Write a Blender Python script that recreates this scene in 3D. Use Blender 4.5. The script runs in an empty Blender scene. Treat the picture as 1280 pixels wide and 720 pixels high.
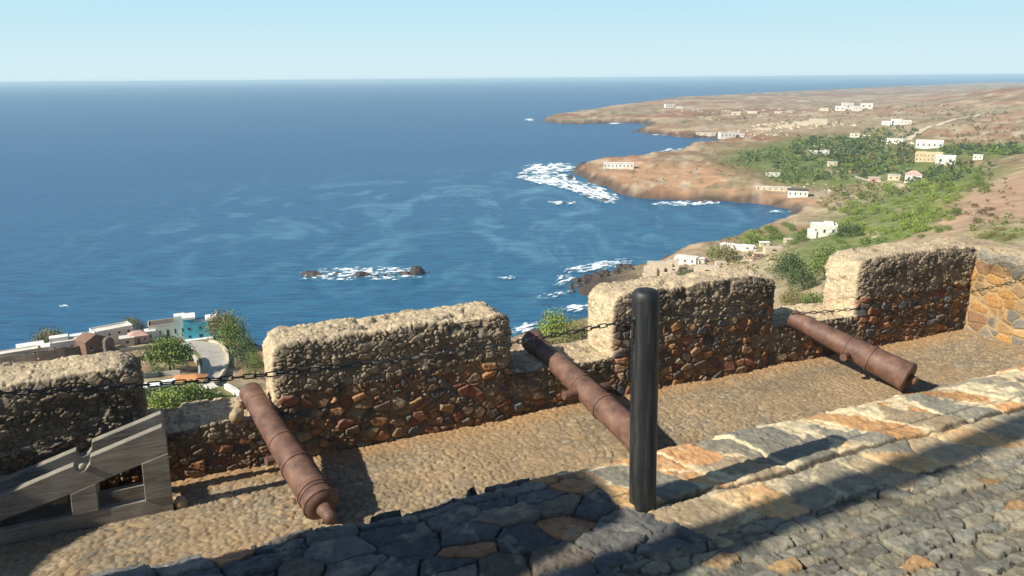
import bpy, math, random
import numpy as np
from mathutils import Matrix, Vector
from math import radians, sin, cos, tan, atan, pi, exp, log, sqrt

S = bpy.context.scene
C = S.collection
Z0 = 112.0                                   # eye height above the sea

# ------------------------------------------------------------------ camera
FPX = 1000.0                                 # focal length in pixels of a 1280 wide picture
PITCH = atan(262 / 1000); ROLL = radians(0.45)
_fw = np.array([0, cos(PITCH), -sin(PITCH)]); _r = np.array([1., 0, 0]); _u = np.array([0, sin(PITCH), cos(PITCH)])
_r2 = _r * cos(ROLL) - _u * sin(ROLL); _u2 = _u * cos(ROLL) + _r * sin(ROLL)
cd = bpy.data.cameras.new('camera'); cam = bpy.data.objects.new('camera', cd); C.objects.link(cam)
cd.sensor_width = 36; cd.lens = 36 * FPX / 1280; cd.clip_start = 0.05; cd.clip_end = 250000
M = Matrix.Identity(4)
for i in range(3):
    M[i][0] = _r2[i]; M[i][1] = _u2[i]; M[i][2] = -_fw[i]
M[2][3] = Z0
cam.matrix_world = M
S.camera = cam

# ------------------------------------------------------------------ sky, sun, exposure
SUN_AZ = radians(28.6); SUN_EL = radians(37)          # direction the shadows run, height of the sun
W = bpy.data.worlds.new('World'); S.world = W; W.use_nodes = True
nt = W.node_tree; bg = nt.nodes['Background']; sky = nt.nodes.new('ShaderNodeTexSky')
sky.sky_type = 'NISHITA'; sky.sun_disc = False
sky.sun_elevation = SUN_EL; sky.sun_rotation = radians(90) - (SUN_AZ + pi) + 2 * pi
sky.altitude = 100; sky.air_density = 1.0; sky.dust_density = 0.6; sky.ozone_density = 3.0
# the pale humid band of air above the horizon, over the clear Nishita sky
wtc = nt.nodes.new('ShaderNodeTexCoord'); wsep = nt.nodes.new('ShaderNodeSeparateXYZ'); nt.links.new(wtc.outputs['Generated'], wsep.inputs[0])
wr = nt.nodes.new('ShaderNodeValToRGB'); nt.links.new(wsep.outputs['Z'], wr.inputs[0]); e_ = wr.color_ramp.elements
e_[0].position = 0.0; e_[0].color = (0.70, 0.88, 0.94, 1); e_[1].position = 0.115; e_[1].color = (0.46, 0.785, 0.95, 1)
k_ = e_.new(0.03); k_.color = (0.655, 0.865, 0.94, 1)
wsc = nt.nodes.new('ShaderNodeVectorMath'); wsc.operation = 'SCALE'; wsc.inputs['Scale'].default_value = 8.1; nt.links.new(wr.outputs[0], wsc.inputs[0])
wf = nt.nodes.new('ShaderNodeMapRange'); wf.inputs[1].default_value = 0.10; wf.inputs[2].default_value = 0.45; wf.inputs[3].default_value = 1.0; wf.inputs[4].default_value = 0.0
nt.links.new(wsep.outputs['Z'], wf.inputs[0])
wm = nt.nodes.new('ShaderNodeMix'); wm.data_type = 'RGBA'; nt.links.new(wf.outputs[0], wm.inputs[0]); nt.links.new(sky.outputs[0], wm.inputs[6]); nt.links.new(wsc.outputs[0], wm.inputs[7])
nt.links.new(wm.outputs[2], bg.inputs[0]); bg.inputs[1].default_value = 0.08
sl = bpy.data.lights.new('sun', 'SUN'); sl.energy = 4.8; sl.angle = radians(0.6); sl.color = (1, 0.93, 0.82)
so = bpy.data.objects.new('sun', sl); C.objects.link(so)
sdir = Vector((cos(SUN_AZ) * cos(SUN_EL), sin(SUN_AZ) * cos(SUN_EL), -sin(SUN_EL)))
so.rotation_euler = sdir.to_track_quat('-Z', 'Y').to_euler(); so.location = (-30, -10, 160)
S.view_settings.view_transform = 'Standard'; S.view_settings.look = 'None'
S.view_settings.exposure = 0.6; S.view_settings.gamma = 1; S.view_settings.use_curve_mapping = False
S.render.engine = 'CYCLES'
S.cycles.volume_bounces = 0; S.cycles.max_bounces = 5

# ------------------------------------------------------------------ noise helpers
def hsh(ix, iy, iz=0, s=0):
    h = (np.asarray(ix).astype(np.int64) * 374761393 + np.asarray(iy).astype(np.int64) * 668265263
         + np.asarray(iz).astype(np.int64) * 1274126177 + s * 974634599) & 0xFFFFFFFF
    h = ((h ^ (h >> 13)) * 1274126177) & 0xFFFFFFFF
    h = ((h ^ (h >> 16)) * 2246822519) & 0xFFFFFFFF
    h = h ^ (h >> 15)
    return (h & 0xFFFFFF) / float(0x1000000)
def vn(x, y, z=None, s=0):                            # value noise 0..1
    if z is None: z = np.zeros_like(x)
    X = np.floor(x); Y = np.floor(y); Z = np.floor(z)
    fx = x - X; fy = y - Y; fz = z - Z
    fx = fx * fx * (3 - 2 * fx); fy = fy * fy * (3 - 2 * fy); fz = fz * fz * (3 - 2 * fz)
    r = 0
    for dx in (0, 1):
        for dy in (0, 1):
            for dz in (0, 1):
                w = (fx if dx else 1 - fx) * (fy if dy else 1 - fy) * (fz if dz else 1 - fz)
                r = r + w * hsh(X + dx, Y + dy, Z + dz, s)
    return r
def fbm(x, y, z=None, s=0, o=4):
    r = 0; a = 0.5; t = 0
    for k in range(o):
        f = 2.03 ** k
        r = r + a * vn(x * f, y * f, None if z is None else z * f, s + k * 7); t += a; a *= 0.55
    return r / t
def vor(x, y, z=None, jit=0.8, s=0):                  # F1, edge distance, cell id hashes, offset to the cell's point
    X = np.floor(x); Y = np.floor(y)
    Z = None if z is None else np.floor(z)
    n = x.shape[0]
    f1 = np.full(n, 9.); f2 = np.full(n, 9.); ids = np.zeros((n, 3)); off = np.zeros((n, 3))
    for dx in (-1, 0, 1):
        for dy in (-1, 0, 1):
            for dz in ((0,) if z is None else (-1, 0, 1)):
                cx = X + dx; cy = Y + dy; cz = 0 * X if Z is None else Z + dz
                px = cx + 0.5 + jit * (hsh(cx, cy, cz, s + 1) - 0.5)
                py = cy + 0.5 + jit * (hsh(cx, cy, cz, s + 2) - 0.5)
                ox = x - px; oy = y - py; oz = 0 * ox
                if z is not None: oz = z - (cz + 0.5 + jit * (hsh(cx, cy, cz, s + 3) - 0.5))
                d = np.sqrt(ox * ox + oy * oy + oz * oz)
                m = d < f1
                f2 = np.where(m, f1, np.minimum(f2, d)); f1 = np.where(m, d, f1)
                ids[m] = np.stack([cx, cy, cz], 1)[m]; off[m] = np.stack([ox, oy, oz], 1)[m]
    return f1, f2 - f1, ids, off
def rid(ids, s): return hsh(ids[:, 0], ids[:, 1], ids[:, 2], s)
def sst(a, b, x):
    t = np.clip((x - a) / (b - a), 0, 1); return t * t * (3 - 2 * t)
def mixc(c, d, f): return c * (1 - f[:, None]) + np.asarray(d) * f[:, None]

# ------------------------------------------------------------------ mesh helpers
def link_mesh(name, V, Fq, mat, parent=None, col=None, smooth=True):
    V = np.asarray(V, dtype=np.float32); me = bpy.data.meshes.new(name)
    if isinstance(Fq, np.ndarray):
        k = Fq.shape[1]; nf = Fq.shape[0]
        me.vertices.add(len(V)); me.vertices.foreach_set('co', V.ravel())
        me.loops.add(nf * k); me.loops.foreach_set('vertex_index', Fq.astype(np.int32).ravel())
        me.polygons.add(nf); me.polygons.foreach_set('loop_start', np.arange(0, nf * k, k, dtype=np.int32))
        me.polygons.foreach_set('loop_total', np.full(nf, k, dtype=np.int32))
        me.update(calc_edges=True)
    else:
        me.from_pydata([tuple(map(float, v)) for v in V], [], Fq); me.update()
    if col is not None:
        a = me.color_attributes.new('Col', 'FLOAT_COLOR', 'POINT')
        c4 = np.ones((len(V), 4), dtype=np.float32); c4[:, :3] = col; a.data.foreach_set('color', c4.ravel())
    if smooth: me.polygons.foreach_set('use_smooth', np.ones(len(me.polygons), dtype=bool))
    me.materials.append(mat)
    o = bpy.data.objects.new(name, me); C.objects.link(o)
    if parent: o.parent = parent
    return o
def gridf(nu, nv):
    i = np.arange(nu * nv).reshape(nu, nv)
    return np.stack([i[:-1, :-1].ravel(), i[1:, :-1].ravel(), i[1:, 1:].ravel(), i[:-1, 1:].ravel()], 1)
def tag(o, label=None, cat=None, group=None, kind=None):
    if label: o['label'] = label
    if cat: o['category'] = cat
    if group: o['group'] = group
    if kind: o['kind'] = kind
    return o
def empty(name, loc, label, cat, group=None, rz=0):
    o = bpy.data.objects.new(name, None); C.objects.link(o); o.location = loc; o.rotation_euler = (0, 0, rz)
    o.empty_display_size = 0.2
    return tag(o, label, cat, group)
class MB:                                             # collects simple shapes into one mesh
    def __init__(s): s.v = []; s.f = []
    def add(s, v, f):
        b = len(s.v); s.v += [tuple(p) for p in v]; s.f += [tuple(i + b for i in q) for q in f]
    def box(s, x0, x1, y0, y1, z0, z1):
        s.add([(x0, y0, z0), (x1, y0, z0), (x1, y1, z0), (x0, y1, z0), (x0, y0, z1), (x1, y0, z1), (x1, y1, z1), (x0, y1, z1)],
              [(3, 2, 1, 0), (4, 5, 6, 7), (0, 1, 5, 4), (1, 2, 6, 5), (2, 3, 7, 6), (3, 0, 4, 7)])
    def prism(s, pts, y0, y1):                        # outline in x,z pushed along y
        n = len(pts)
        s.add([(x, y0, z) for x, z in pts] + [(x, y1, z) for x, z in pts],
              [tuple(range(n)), tuple(range(2 * n - 1, n - 1, -1))] + [(i, i + n, (i + 1) % n + n, (i + 1) % n) for i in range(n)])
    def build(s, name, mat, parent=None, bevel=0, smooth=False):
        o = link_mesh(name, s.v, s.f, mat, parent, smooth=smooth)
        if bevel:
            b = o.modifiers.new('bevel', 'BEVEL'); b.width = bevel; b.segments = 2; b.limit_method = 'ANGLE'
        return o
def lathe(prof, n=40, axis=1):                        # profile of (along, radius) turned about an axis
    V = []; F = []
    for a, r in prof:
        for k in range(n):
            t = 2 * pi * k / n; V.append((r * cos(t), a, r * sin(t)) if axis == 1 else (r * cos(t), r * sin(t), a))
    for i in range(len(prof) - 1):
        for k in range(n):
            q = (i * n + k, i * n + (k + 1) % n, (i + 1) * n + (k + 1) % n, (i + 1) * n + k)
            F.append(q if axis == 1 else q)
    F.append(tuple(range(n))[::-1]); F.append(tuple((len(prof) - 1) * n + k for k in range(n)))
    return V, F

# ------------------------------------------------------------------ materials
def newmat(name):
    m = bpy.data.materials.new(name); m.use_nodes = True
    return m, m.node_tree, m.node_tree.nodes['Principled BSDF']
def nd(t, ty, **kw):
    n = t.nodes.new(ty)
    for k, v in kw.items():
        if k in n.inputs: n.inputs[k].default_value = v
        else: setattr(n, k, v)
    return n
def surf(name, color=None, rough=0.9, var=0.35, scale=8.0, bump=0.3, bdist=0.01, bscale=40.0, spec=0.3, two=None):
    """colour (fixed or the mesh's own stone colours) broken by noise, with fine bump"""
    m, t, p = newmat(name)
    tc = nd(t, 'ShaderNodeTexCoord')
    if color is None:
        src = nd(t, 'ShaderNodeAttribute', attribute_name='Col').outputs['Color']
    else:
        rgb = nd(t, 'ShaderNodeRGB'); rgb.outputs[0].default_value = (*color, 1); src = rgb.outputs[0]
    n1 = nd(t, 'ShaderNodeTexNoise', Scale=scale, Detail=6.0, Roughness=0.65)
    t.links.new(tc.outputs['Object'], n1.inputs['Vector'])
    if two:
        mx0 = nd(t, 'ShaderNodeMix', data_type='RGBA')
        r0 = nd(t, 'ShaderNodeMapRange'); r0.inputs[1].default_value = 0.42; r0.inputs[2].default_value = 0.62
        n0 = nd(t, 'ShaderNodeTexNoise', Scale=scale * 0.45, Detail=5.0); t.links.new(tc.outputs['Object'], n0.inputs['Vector'])
        t.links.new(n0.outputs[0], r0.inputs[0]); t.links.new(r0.outputs[0], mx0.inputs[0])
        t.links.new(src, mx0.inputs[6]); mx0.inputs[7].default_value = (*two, 1); src = mx0.outputs[2]
    mr = nd(t, 'ShaderNodeMapRange'); mr.inputs[1].default_value = 0.25; mr.inputs[2].default_value = 0.75
    mr.inputs[3].default_value = 1 - var; mr.inputs[4].default_value = 1 + var
    t.links.new(n1.outputs[0], mr.inputs[0])
    mul = nd(t, 'ShaderNodeVectorMath', operation='SCALE'); t.links.new(src, mul.inputs[0]); t.links.new(mr.outputs[0], mul.inputs['Scale'])
    t.links.new(mul.outputs[0], p.inputs['Base Color'])
    if bump:
        n2 = nd(t, 'ShaderNodeTexNoise', Scale=bscale, Detail=8.0, Roughness=0.7)
        t.links.new(tc.outputs['Object'], n2.inputs['Vector'])
        b = nd(t, 'ShaderNodeBump', Strength=bump, Distance=bdist); t.links.new(n2.outputs[0], b.inputs['Height'])
        t.links.new(b.outputs[0], p.inputs['Normal'])
    p.inputs['Roughness'].default_value = rough; p.inputs['Specular IOR Level'].default_value = spec
    return m
M_stone = surf('rubble_stone', None, 0.92, 0.4, 30, 0.9, 0.012, 55)
M_pave = surf('paving_stone', None, 0.85, 0.3, 22, 0.7, 0.006, 90)
M_deck = surf('cobble_stone', None, 0.9, 0.3, 18, 0.5, 0.006, 90)
M_terr = surf('dry_earth', None, 0.95, 0.35, 0.06, 0.8, 1.2, 0.12, 0.1)
M_leaf = surf('leaves', None, 0.7, 0.25, 0.5, 0, spec=0.25)
def woodmat():
    m, t, p = newmat('weathered_timber')
    tc = nd(t, 'ShaderNodeTexCoord'); mp = nd(t, 'ShaderNodeMapping'); mp.inputs['Scale'].default_value = (2.5, 40, 40); t.links.new(tc.outputs['Object'], mp.inputs[0])
    n1 = nd(t, 'ShaderNodeTexNoise', Scale=1.0, Detail=8.0, Roughness=0.7, Distortion=0.4); t.links.new(mp.outputs[0], n1.inputs['Vector'])
    n2 = nd(t, 'ShaderNodeTexNoise', Scale=4.0, Detail=5.0); t.links.new(tc.outputs['Object'], n2.inputs['Vector'])
    mx = nd(t, 'ShaderNodeMath', operation='MULTIPLY_ADD'); mx.inputs[1].default_value = 0.6; t.links.new(n1.outputs[0], mx.inputs[0]); m2_ = nd(t, 'ShaderNodeMath', operation='MULTIPLY'); m2_.inputs[1].default_value = 0.4; t.links.new(n2.outputs[0], m2_.inputs[0]); t.links.new(m2_.outputs[0], mx.inputs[2])
    cr = nd(t, 'ShaderNodeValToRGB'); e = cr.color_ramp.elements; e[0].position = 0.36; e[0].color = (0.12, 0.108, 0.085, 1); e[1].position = 0.66; e[1].color = (0.34, 0.31, 0.25, 1)
    t.links.new(mx.outputs[0], cr.inputs[0]); t.links.new(cr.outputs[0], p.inputs['Base Color'])
    b = nd(t, 'ShaderNodeBump', Strength=0.7, Distance=0.006); t.links.new(n1.outputs[0], b.inputs['Height']); t.links.new(b.outputs[0], p.inputs['Normal'])
    p.inputs['Roughness'].default_value = 0.85; return m
M_wood = woodmat()
M_trunk = surf('bark', (0.12, 0.09, 0.06), 0.9, 0.3, 2, 0)
M_rock = surf('dark_coast_rock', (0.05, 0.042, 0.037), 0.7, 0.5, 0.5, 0.8, 0.4, 1.2, two=(0.1, 0.075, 0.06))

def rustmat():
    m, t, p = newmat('rusted_iron')
    tc = nd(t, 'ShaderNodeTexCoord')
    n1 = nd(t, 'ShaderNodeTexNoise', Scale=7.0, Detail=9.0, Roughness=0.7); t.links.new(tc.outputs['Object'], n1.inputs['Vector'])
    cr = nd(t, 'ShaderNodeValToRGB'); e = cr.color_ramp.elements
    e[0].position = 0.3; e[0].color = (0.06, 0.032, 0.026, 1); e[1].position = 0.75; e[1].color = (0.225, 0.13, 0.088, 1)
    k = e.new(0.52); k.color = (0.14, 0.074, 0.05, 1)
    t.links.new(n1.outputs[0], cr.inputs[0]); t.links.new(cr.outputs[0], p.inputs['Base Color'])
    n2 = nd(t, 'ShaderNodeTexNoise', Scale=70.0, Detail=6.0); t.links.new(tc.outputs['Object'], n2.inputs['Vector'])
    b = nd(t, 'ShaderNodeBump', Strength=0.7, Distance=0.006); t.links.new(n2.outputs[0], b.inputs['Height'])
    t.links.new(b.outputs[0], p.inputs['Normal'])
    p.inputs['Roughness'].default_value = 0.58; p.inputs['Specular IOR Level'].default_value = 0.4
    return m
M_rust = rustmat()
def postmat():
    m, t, p = newmat('worn_black_paint')
    tc = nd(t, 'ShaderNodeTexCoord'); mp = nd(t, 'ShaderNodeMapping'); mp.inputs['Scale'].default_value = (45, 45, 4)
    t.links.new(tc.outputs['Object'], mp.inputs[0])
    n1 = nd(t, 'ShaderNodeTexNoise', Scale=1.0, Detail=6.0, Roughness=0.65); t.links.new(mp.outputs[0], n1.inputs['Vector'])
    cr = nd(t, 'ShaderNodeValToRGB'); e = cr.color_ramp.elements
    e[0].position = 0.45; e[0].color = (0.009, 0.0095, 0.0095, 1); e[1].position = 0.72; e[1].color = (0.044, 0.043, 0.038, 1)
    t.links.new(n1.outputs[0], cr.inputs[0]); t.links.new(cr.outputs[0], p.inputs['Base Color'])
    b = nd(t, 'ShaderNodeBump', Strength=0.3, Distance=0.003); t.links.new(n1.outputs[0], b.inputs['Height']); t.links.new(b.outputs[0], p.inputs['Normal'])
    p.inputs['Roughness'].default_value = 0.55
    return m
M_post = postmat()
M_chain = surf('black_iron', (0.02, 0.019, 0.018), 0.5, 0.3, 60, 0.2, 0.001, 200, 0.5)
def seamat():
    m, t, p = newmat('sea_water')
    tc = nd(t, 'ShaderNodeTexCoord')
    def noise(sx, sy, rot, det=5.0, dist=0.0):
        mp = nd(t, 'ShaderNodeMapping'); mp.inputs['Scale'].default_value = (sx, sy, sx); mp.inputs['Rotation'].default_value = (0, 0, rot)
        t.links.new(tc.outputs['Object'], mp.inputs[0])
        n = nd(t, 'ShaderNodeTexNoise', Scale=1.0, Detail=det, Roughness=0.6, Distortion=dist); t.links.new(mp.outputs[0], n.inputs['Vector'])
        return n.outputs[0]
    def rng(s, a, b, c=0.0, d=1.0):
        r = nd(t, 'ShaderNodeMapRange'); r.inputs[1].default_value = a; r.inputs[2].default_value = b; r.inputs[3].default_value = c; r.inputs[4].default_value = d
        t.links.new(s, r.inputs[0]); return r.outputs[0]
    def mix(f, a, b):
        x = nd(t, 'ShaderNodeMix', data_type='RGBA'); t.links.new(f, x.inputs[0])
        for i, v in ((6, a), (7, b)):
            if isinstance(v, tuple): x.inputs[i].default_value = (*v, 1)
            else: t.links.new(v, x.inputs[i])
        return x.outputs[2]
    # distance of a spot from the bay: shallower, greener water close in
    geo = nd(t, 'ShaderNodeNewGeometry'); sub = nd(t, 'ShaderNodeVectorMath', operation='DISTANCE'); sub.inputs[1].default_value = (60, 480, 0)
    t.links.new(geo.outputs['Position'], sub.inputs[0])
    near = rng(sub.outputs['Value'], 120, 700, 1.0, 0.0)
    base = mix(near, (0.0085, 0.070, 0.180), (0.013, 0.108, 0.20))
    big = noise(0.0016, 0.004, 0.5, 5, 1.2)
    base = mix(rng(big, 0.5, 0.72, 0, 0.45), base, (0.016, 0.125, 0.225))
    sub2 = nd(t, 'ShaderNodeVectorMath', operation='DISTANCE'); sub2.inputs[1].default_value = (-10, 740, 0); t.links.new(geo.outputs['Position'], sub2.inputs[0])
    mid = rng(sub2.outputs['Value'], 60, 430, 1.0, 0.0)
    swirl = noise(0.012, 0.0055, 0.4, 7, 2.6)
    mul = nd(t, 'ShaderNodeMath', operation='MULTIPLY'); t.links.new(rng(swirl, 0.51, 0.64, 0, 0.85), mul.inputs[0]); t.links.new(mid, mul.inputs[1])
    base = mix(mul.outputs[0], base, (0.11, 0.28, 0.36))
    chop = noise(0.05, 0.16, 0.1, 7, 0.3)
    base = mix(rng(chop, 0.42, 0.68, 0, 0.8), base, (0.004, 0.034, 0.10))
    t.links.new(base, p.inputs['Base Color'])
    rip = noise(0.16, 0.5, 0.06, 6, 0.2); base = mix(rng(rip, 0.5, 0.72, 0, 0.45), base, (0.03, 0.15, 0.26)); t.links.new(base, p.inputs['Base Color'])
    w1 = noise(0.10, 0.32, 0.12, 8, 0.4)
    b = nd(t, 'ShaderNodeBump', Strength=0.55, Distance=1.1); t.links.new(w1, b.inputs['Height']); t.links.new(b.outputs[0], p.inputs['Normal'])
    p.inputs['Roughness'].default_value = 0.32; p.inputs['IOR'].default_value = 1.33; p.inputs['Specular IOR Level'].default_value = 0.35
    return m
M_sea = seamat()
def lace(m, sc, lo, hi):
    t = m.node_tree; p = t.nodes['Principled BSDF']; at = nd(t, 'ShaderNodeAttribute', attribute_name='Col'); tc = nd(t, 'ShaderNodeTexCoord')
    n = nd(t, 'ShaderNodeTexNoise', Scale=sc, Detail=7.0, Roughness=0.7); t.links.new(tc.outputs['Object'], n.inputs['Vector'])
    sp = nd(t, 'ShaderNodeSeparateColor'); t.links.new(at.outputs['Color'], sp.inputs[0])
    ad = nd(t, 'ShaderNodeMath', operation='ADD'); t.links.new(sp.outputs[0], ad.inputs[0]); t.links.new(n.outputs[0], ad.inputs[1])
    r = nd(t, 'ShaderNodeMapRange'); r.inputs[1].default_value = lo; r.inputs[2].default_value = hi; t.links.new(ad.outputs[0], r.inputs[0]); t.links.new(r.outputs[0], p.inputs['Alpha']); return m
M_foam = lace(surf('sea_foam', (0.74, 0.79, 0.81), 0.9, 0.15, 0.3, 0.4, 0.3, 0.8), 0.3, 0.82, 1.38)

# ------------------------------------------------------------------ fort frame: u along the parapet, v towards the sea
TH = radians(24.5)
Au = np.array([cos(TH), sin(TH), 0]); Nv = np.array([-sin(TH), cos(TH), 0])
def uvz(u, v, z): return np.stack([u * Au[0] + v * Nv[0], u * Au[1] + v * Nv[1], z], 1)
def P(u, v, z): return Vector((u * Au[0] + v * Nv[0], u * Au[1] + v * Nv[1], z))
ZF = Z0 - 1.65            # upper pavement
ZD = Z0 - 3.80            # cannon terrace
VK = 2.80; VW = 7.82      # kerb edge, inner face of the parapet
def ray(px, py): return _fw + _r2 * (px - 640) / FPX + _u2 * (360 - py) / FPX
def gp(px, py, z):        # point of the level z seen at that spot of the photograph
    d = ray(px, py); return d * ((z - Z0) / d[2]) + np.array([0, 0, Z0])

# ------------------------------------------------------------------ sea
link_mesh('sea', [(-60000, -60000, 0), (60000, -60000, 0), (60000, 60000, 0), (-60000, 60000, 0)], [(0, 1, 2, 3)], M_sea, smooth=False)['kind'] = 'structure'

# ------------------------------------------------------------------ terrain
coast_px = [(-900, 900), (-400, 600), (-60, 497), (0, 484), (60, 470), (120, 458), (165, 449), (205, 450), (255, 450), (285, 432), (312, 432), (330, 456), (360, 472), (440, 470), (560, 445),
            (632, 432), (655, 420), (690, 408), (735, 402), (752, 390), (748, 374), (724, 364), (732, 350), (772, 338), (808, 333), (850, 316), (915, 301), (955, 288), (984, 275),
            (990, 263), (962, 256), (915, 252), (870, 251), (830, 249), (795, 247), (772, 240), (752, 231), (735, 226), (716, 215), (722, 207), (745, 203), (790, 200),
            (815, 195), (840, 190), (862, 184), (888, 179), (906, 176), (885, 172), (858, 172), (830, 169), (800, 166), (795, 164), (815, 158), (803, 154), (770, 153.5),
            (728, 155), (690, 154), (678, 151), (684, 147), (720, 141), (770, 133), (850, 122), (980, 115), (1130, 108), (1290, 100.5), (1420, 97)]
poly = np.array([gp(x, y, 0)[:2] for x, y in coast_px] + [(60000, 9000), (60000, -5000), (-900, -600)])
def signed(x, y):                                     # distance to the coast, positive on land
    n = len(poly); d = np.full(x.shape, 1e12); ins = np.zeros(x.shape, bool)
    for i in range(n):
        ax, ay = poly[i]; bx, by = poly[(i + 1) % n]
        ex, ey = bx - ax, by - ay
        t = np.clip(((x - ax) * ex + (y - ay) * ey) / (ex * ex + ey * ey), 0, 1)
        d = np.minimum(d, (x - ax - t * ex) ** 2 + (y - ay - t * ey) ** 2)
        if ay != by:
            c = ((ay > y) != (by > y)) & (x < ex * (y - ay) / (by - ay) + ax); ins ^= c
    d = np.sqrt(d); return np.where(ins, d, -d)
hp = [(700, 146, 9), (760, 140, 10), (850, 133, 13), (950, 131, 13), (1050, 131, 14), (1100, 130, 15), (1150, 127.5, 22), (1200, 119, 42), (1240, 113.5, 54), (1280, 108, 64), (1360, 102, 82), (1500, 102, 85),
      (720, 150, 9), (850, 150, 10), (950, 150, 10), (1050, 150, 13), (1150, 150, 18), (1230, 147, 26), (1280, 150, 32), (1400, 150, 45),
      (830, 161, 8), (900, 166, 8), (1000, 165, 10), (1100, 165, 13), (1200, 165, 20), (1280, 172, 26),
      (760, 209, 8), (850, 215, 9), (900, 235, 8), (960, 235, 8), (1000, 238, 6), (950, 205, 9), (900, 190, 8), (1000, 200, 9), (1050, 190, 10), (1130, 190, 12), (1165, 198, 15), (1230, 190, 20), (1280, 195, 26),
      (1000, 225, 8), (1080, 222, 10), (1140, 218, 14), (1180, 215, 17), (1230, 207, 24),
      (1000, 258, 6), (1050, 252, 10), (1100, 248, 15), (1150, 243, 22), (1200, 225, 24),
      (1290, 205, 40), (1240, 232, 44), (1185, 265, 46), (1165, 296, 52), (1280, 275, 58), (1240, 300, 62), (1340, 240, 56), (1500, 260, 70),
      (1028, 296, 22), (1080, 285, 26), (1100, 300, 34), (1050, 320, 36), (1000, 350, 42), (990, 310, 24), (940, 322, 16), (900, 332, 14), (870, 345, 18), (830, 347, 11), (770, 352, 3), (768, 385, 7), (750, 405, 10), (735, 378, 2), (700, 428, 22), (660, 434, 12),
      (0, 455, 12), (60, 442, 12), (120, 430, 12), (165, 418, 12), (205, 424, 12.5), (255, 428, 13), (288, 420, 12), (310, 440, 14), (-200, 520, 14),
      (280, 445, 15), (262, 470, 20), (240, 478, 23), (212, 462, 20), (185, 448, 16), (255, 495, 30), (215, 515, 40), (180, 520, 42), (260, 538, 50), (310, 520, 40), (330, 480, 22), (420, 500, 24), (560, 470, 20), (100, 500, 34)]
pts = [(*gp(x, y, z)[:2], z) for x, y, z in hp]
for a in (-70, -45, -20, 0, 20, 45, 70, 88):          # the hill the fort stands on
    for D, z in ((10, 106), (17, 101), (32, 91), (60, 76)):
        pts.append((D * sin(radians(a)), D * cos(radians(a)), z - (0 if a < 20 else -4 if D > 30 else 0)))
for a, D, z in ((75, 150, 85), (75, 400, 80), (75, 1200, 70), (75, 4000, 70), (60, 60, 84), (60, 200, 74), (-70, 200, 30), (-60, 300, 12)):
    pts.append((D * sin(radians(a)), D * cos(radians(a)), z))
for x, y, z in hp[:12]:
    g = gp(x, y, z); 
    for k, zz in ((1.35, z * 0.62), (1.9, z * 0.35), (3.2, 4)): pts.append((g[0] * k, g[1] * k, zz))
pts = np.array(pts)
def qq(x, y): return np.stack([np.arctan2(x, y) * 2.2, 0.8 * np.log(np.hypot(x, y))], -1)
Q = qq(pts[:, 0], pts[:, 1])
def tps(d2): return 0.5 * d2 * np.log(d2 + 1e-12)
K = tps(((Q[:, None] - Q[None]) ** 2).sum(-1)) + 0.004 * np.eye(len(Q))
Pm = np.concatenate([np.ones((len(Q), 1)), Q], 1)
Amat = np.block([[K, Pm], [Pm.T, np.zeros((3, 3))]])
wts = np.linalg.solve(Amat, np.concatenate([pts[:, 2], np.zeros(3)]))
def hraw(x, y):
    q = qq(x, y); out = wts[-3] + q @ wts[-2:]
    for i in range(len(Q)): out = out + wts[i] * tps(((q - Q[i]) ** 2).sum(-1))
    return out
NA, ND = 640, 460
AZ = np.radians(np.concatenate([np.linspace(-75, -36, 60)[:-1], np.linspace(-36, 36, NA - 120), np.linspace(36, 88, 62)[1:]]))
LD = np.linspace(log(9.2), log(14000), ND)
ga, gd = np.meshgrid(AZ, LD, indexing='ij'); gx = np.sin(ga) * np.exp(gd); gy = np.cos(ga) * np.exp(gd)
fx, fy = gx.ravel(), gy.ravel(); fD = np.exp(gd).ravel()
sd = signed(fx, fy) + (fbm(fx / 14, fy / 14, s=5) - 0.5) * np.clip(fD * 0.022, 4, 34)
hr = hraw(fx, fy)
hr = np.clip(hr, 3.5, 110)
amp = np.clip(fD * 0.006, 0.15, 7)
hr = hr + (fbm(fx / 60, fy / 60, s=1) - 0.5) * amp * 1.6 + (fbm(fx / 13, fy / 13, s=9) - 0.5) * np.minimum(amp, 2.2)
wc = np.clip(4 + 0.012 * fD, 5, 26)
cl = sst(-0.1, 1.0, sd / wc)
cl = np.clip(cl, 0, 1)
hz = np.where(sd > 0, 0.35 + cl * (hr - 0.35), np.maximum(-4, 0.3 + sd * 0.4))
shore = sst(0.35, 1.1, sd / wc)                         # 0 on the bare shore rocks
hz = hz + np.where((sd > 0) & (shore < 1), (fbm(fx / 5, fy / 5, s=21) - 0.4) * 3.0 * (1 - shore), 0)
HZ = hz.reshape(gx.shape)
def ground(x, y):
    a = math.atan2(x, y); l = log(math.hypot(x, y))
    i = int(np.clip(np.searchsorted(AZ, a) - 1, 0, len(AZ) - 2)); j = (l - LD[0]) / (LD[1] - LD[0]); j0 = int(np.clip(j, 0, ND - 2)); tj = j - j0
    ti = (a - AZ[i]) / (AZ[i + 1] - AZ[i])
    return float((HZ[i, j0] * (1 - tj) + HZ[i, j0 + 1] * tj) * (1 - ti) + (HZ[i + 1, j0] * (1 - tj) + HZ[i + 1, j0 + 1] * tj) * ti)
def hit(px, py, d0=25):                                # first ground point along a line of sight
    d = ray(px, py); a = np.hypot(d[0], d[1]); D = d0
    while D < 13000:
        x, y = d[0] / a * D, d[1] / a * D
        if Z0 + d[2] / a * D < max(0.0, ground(x, y)): return np.array([x, y, max(0.0, ground(x, y))])
        D *= 1.004
    return None
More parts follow.
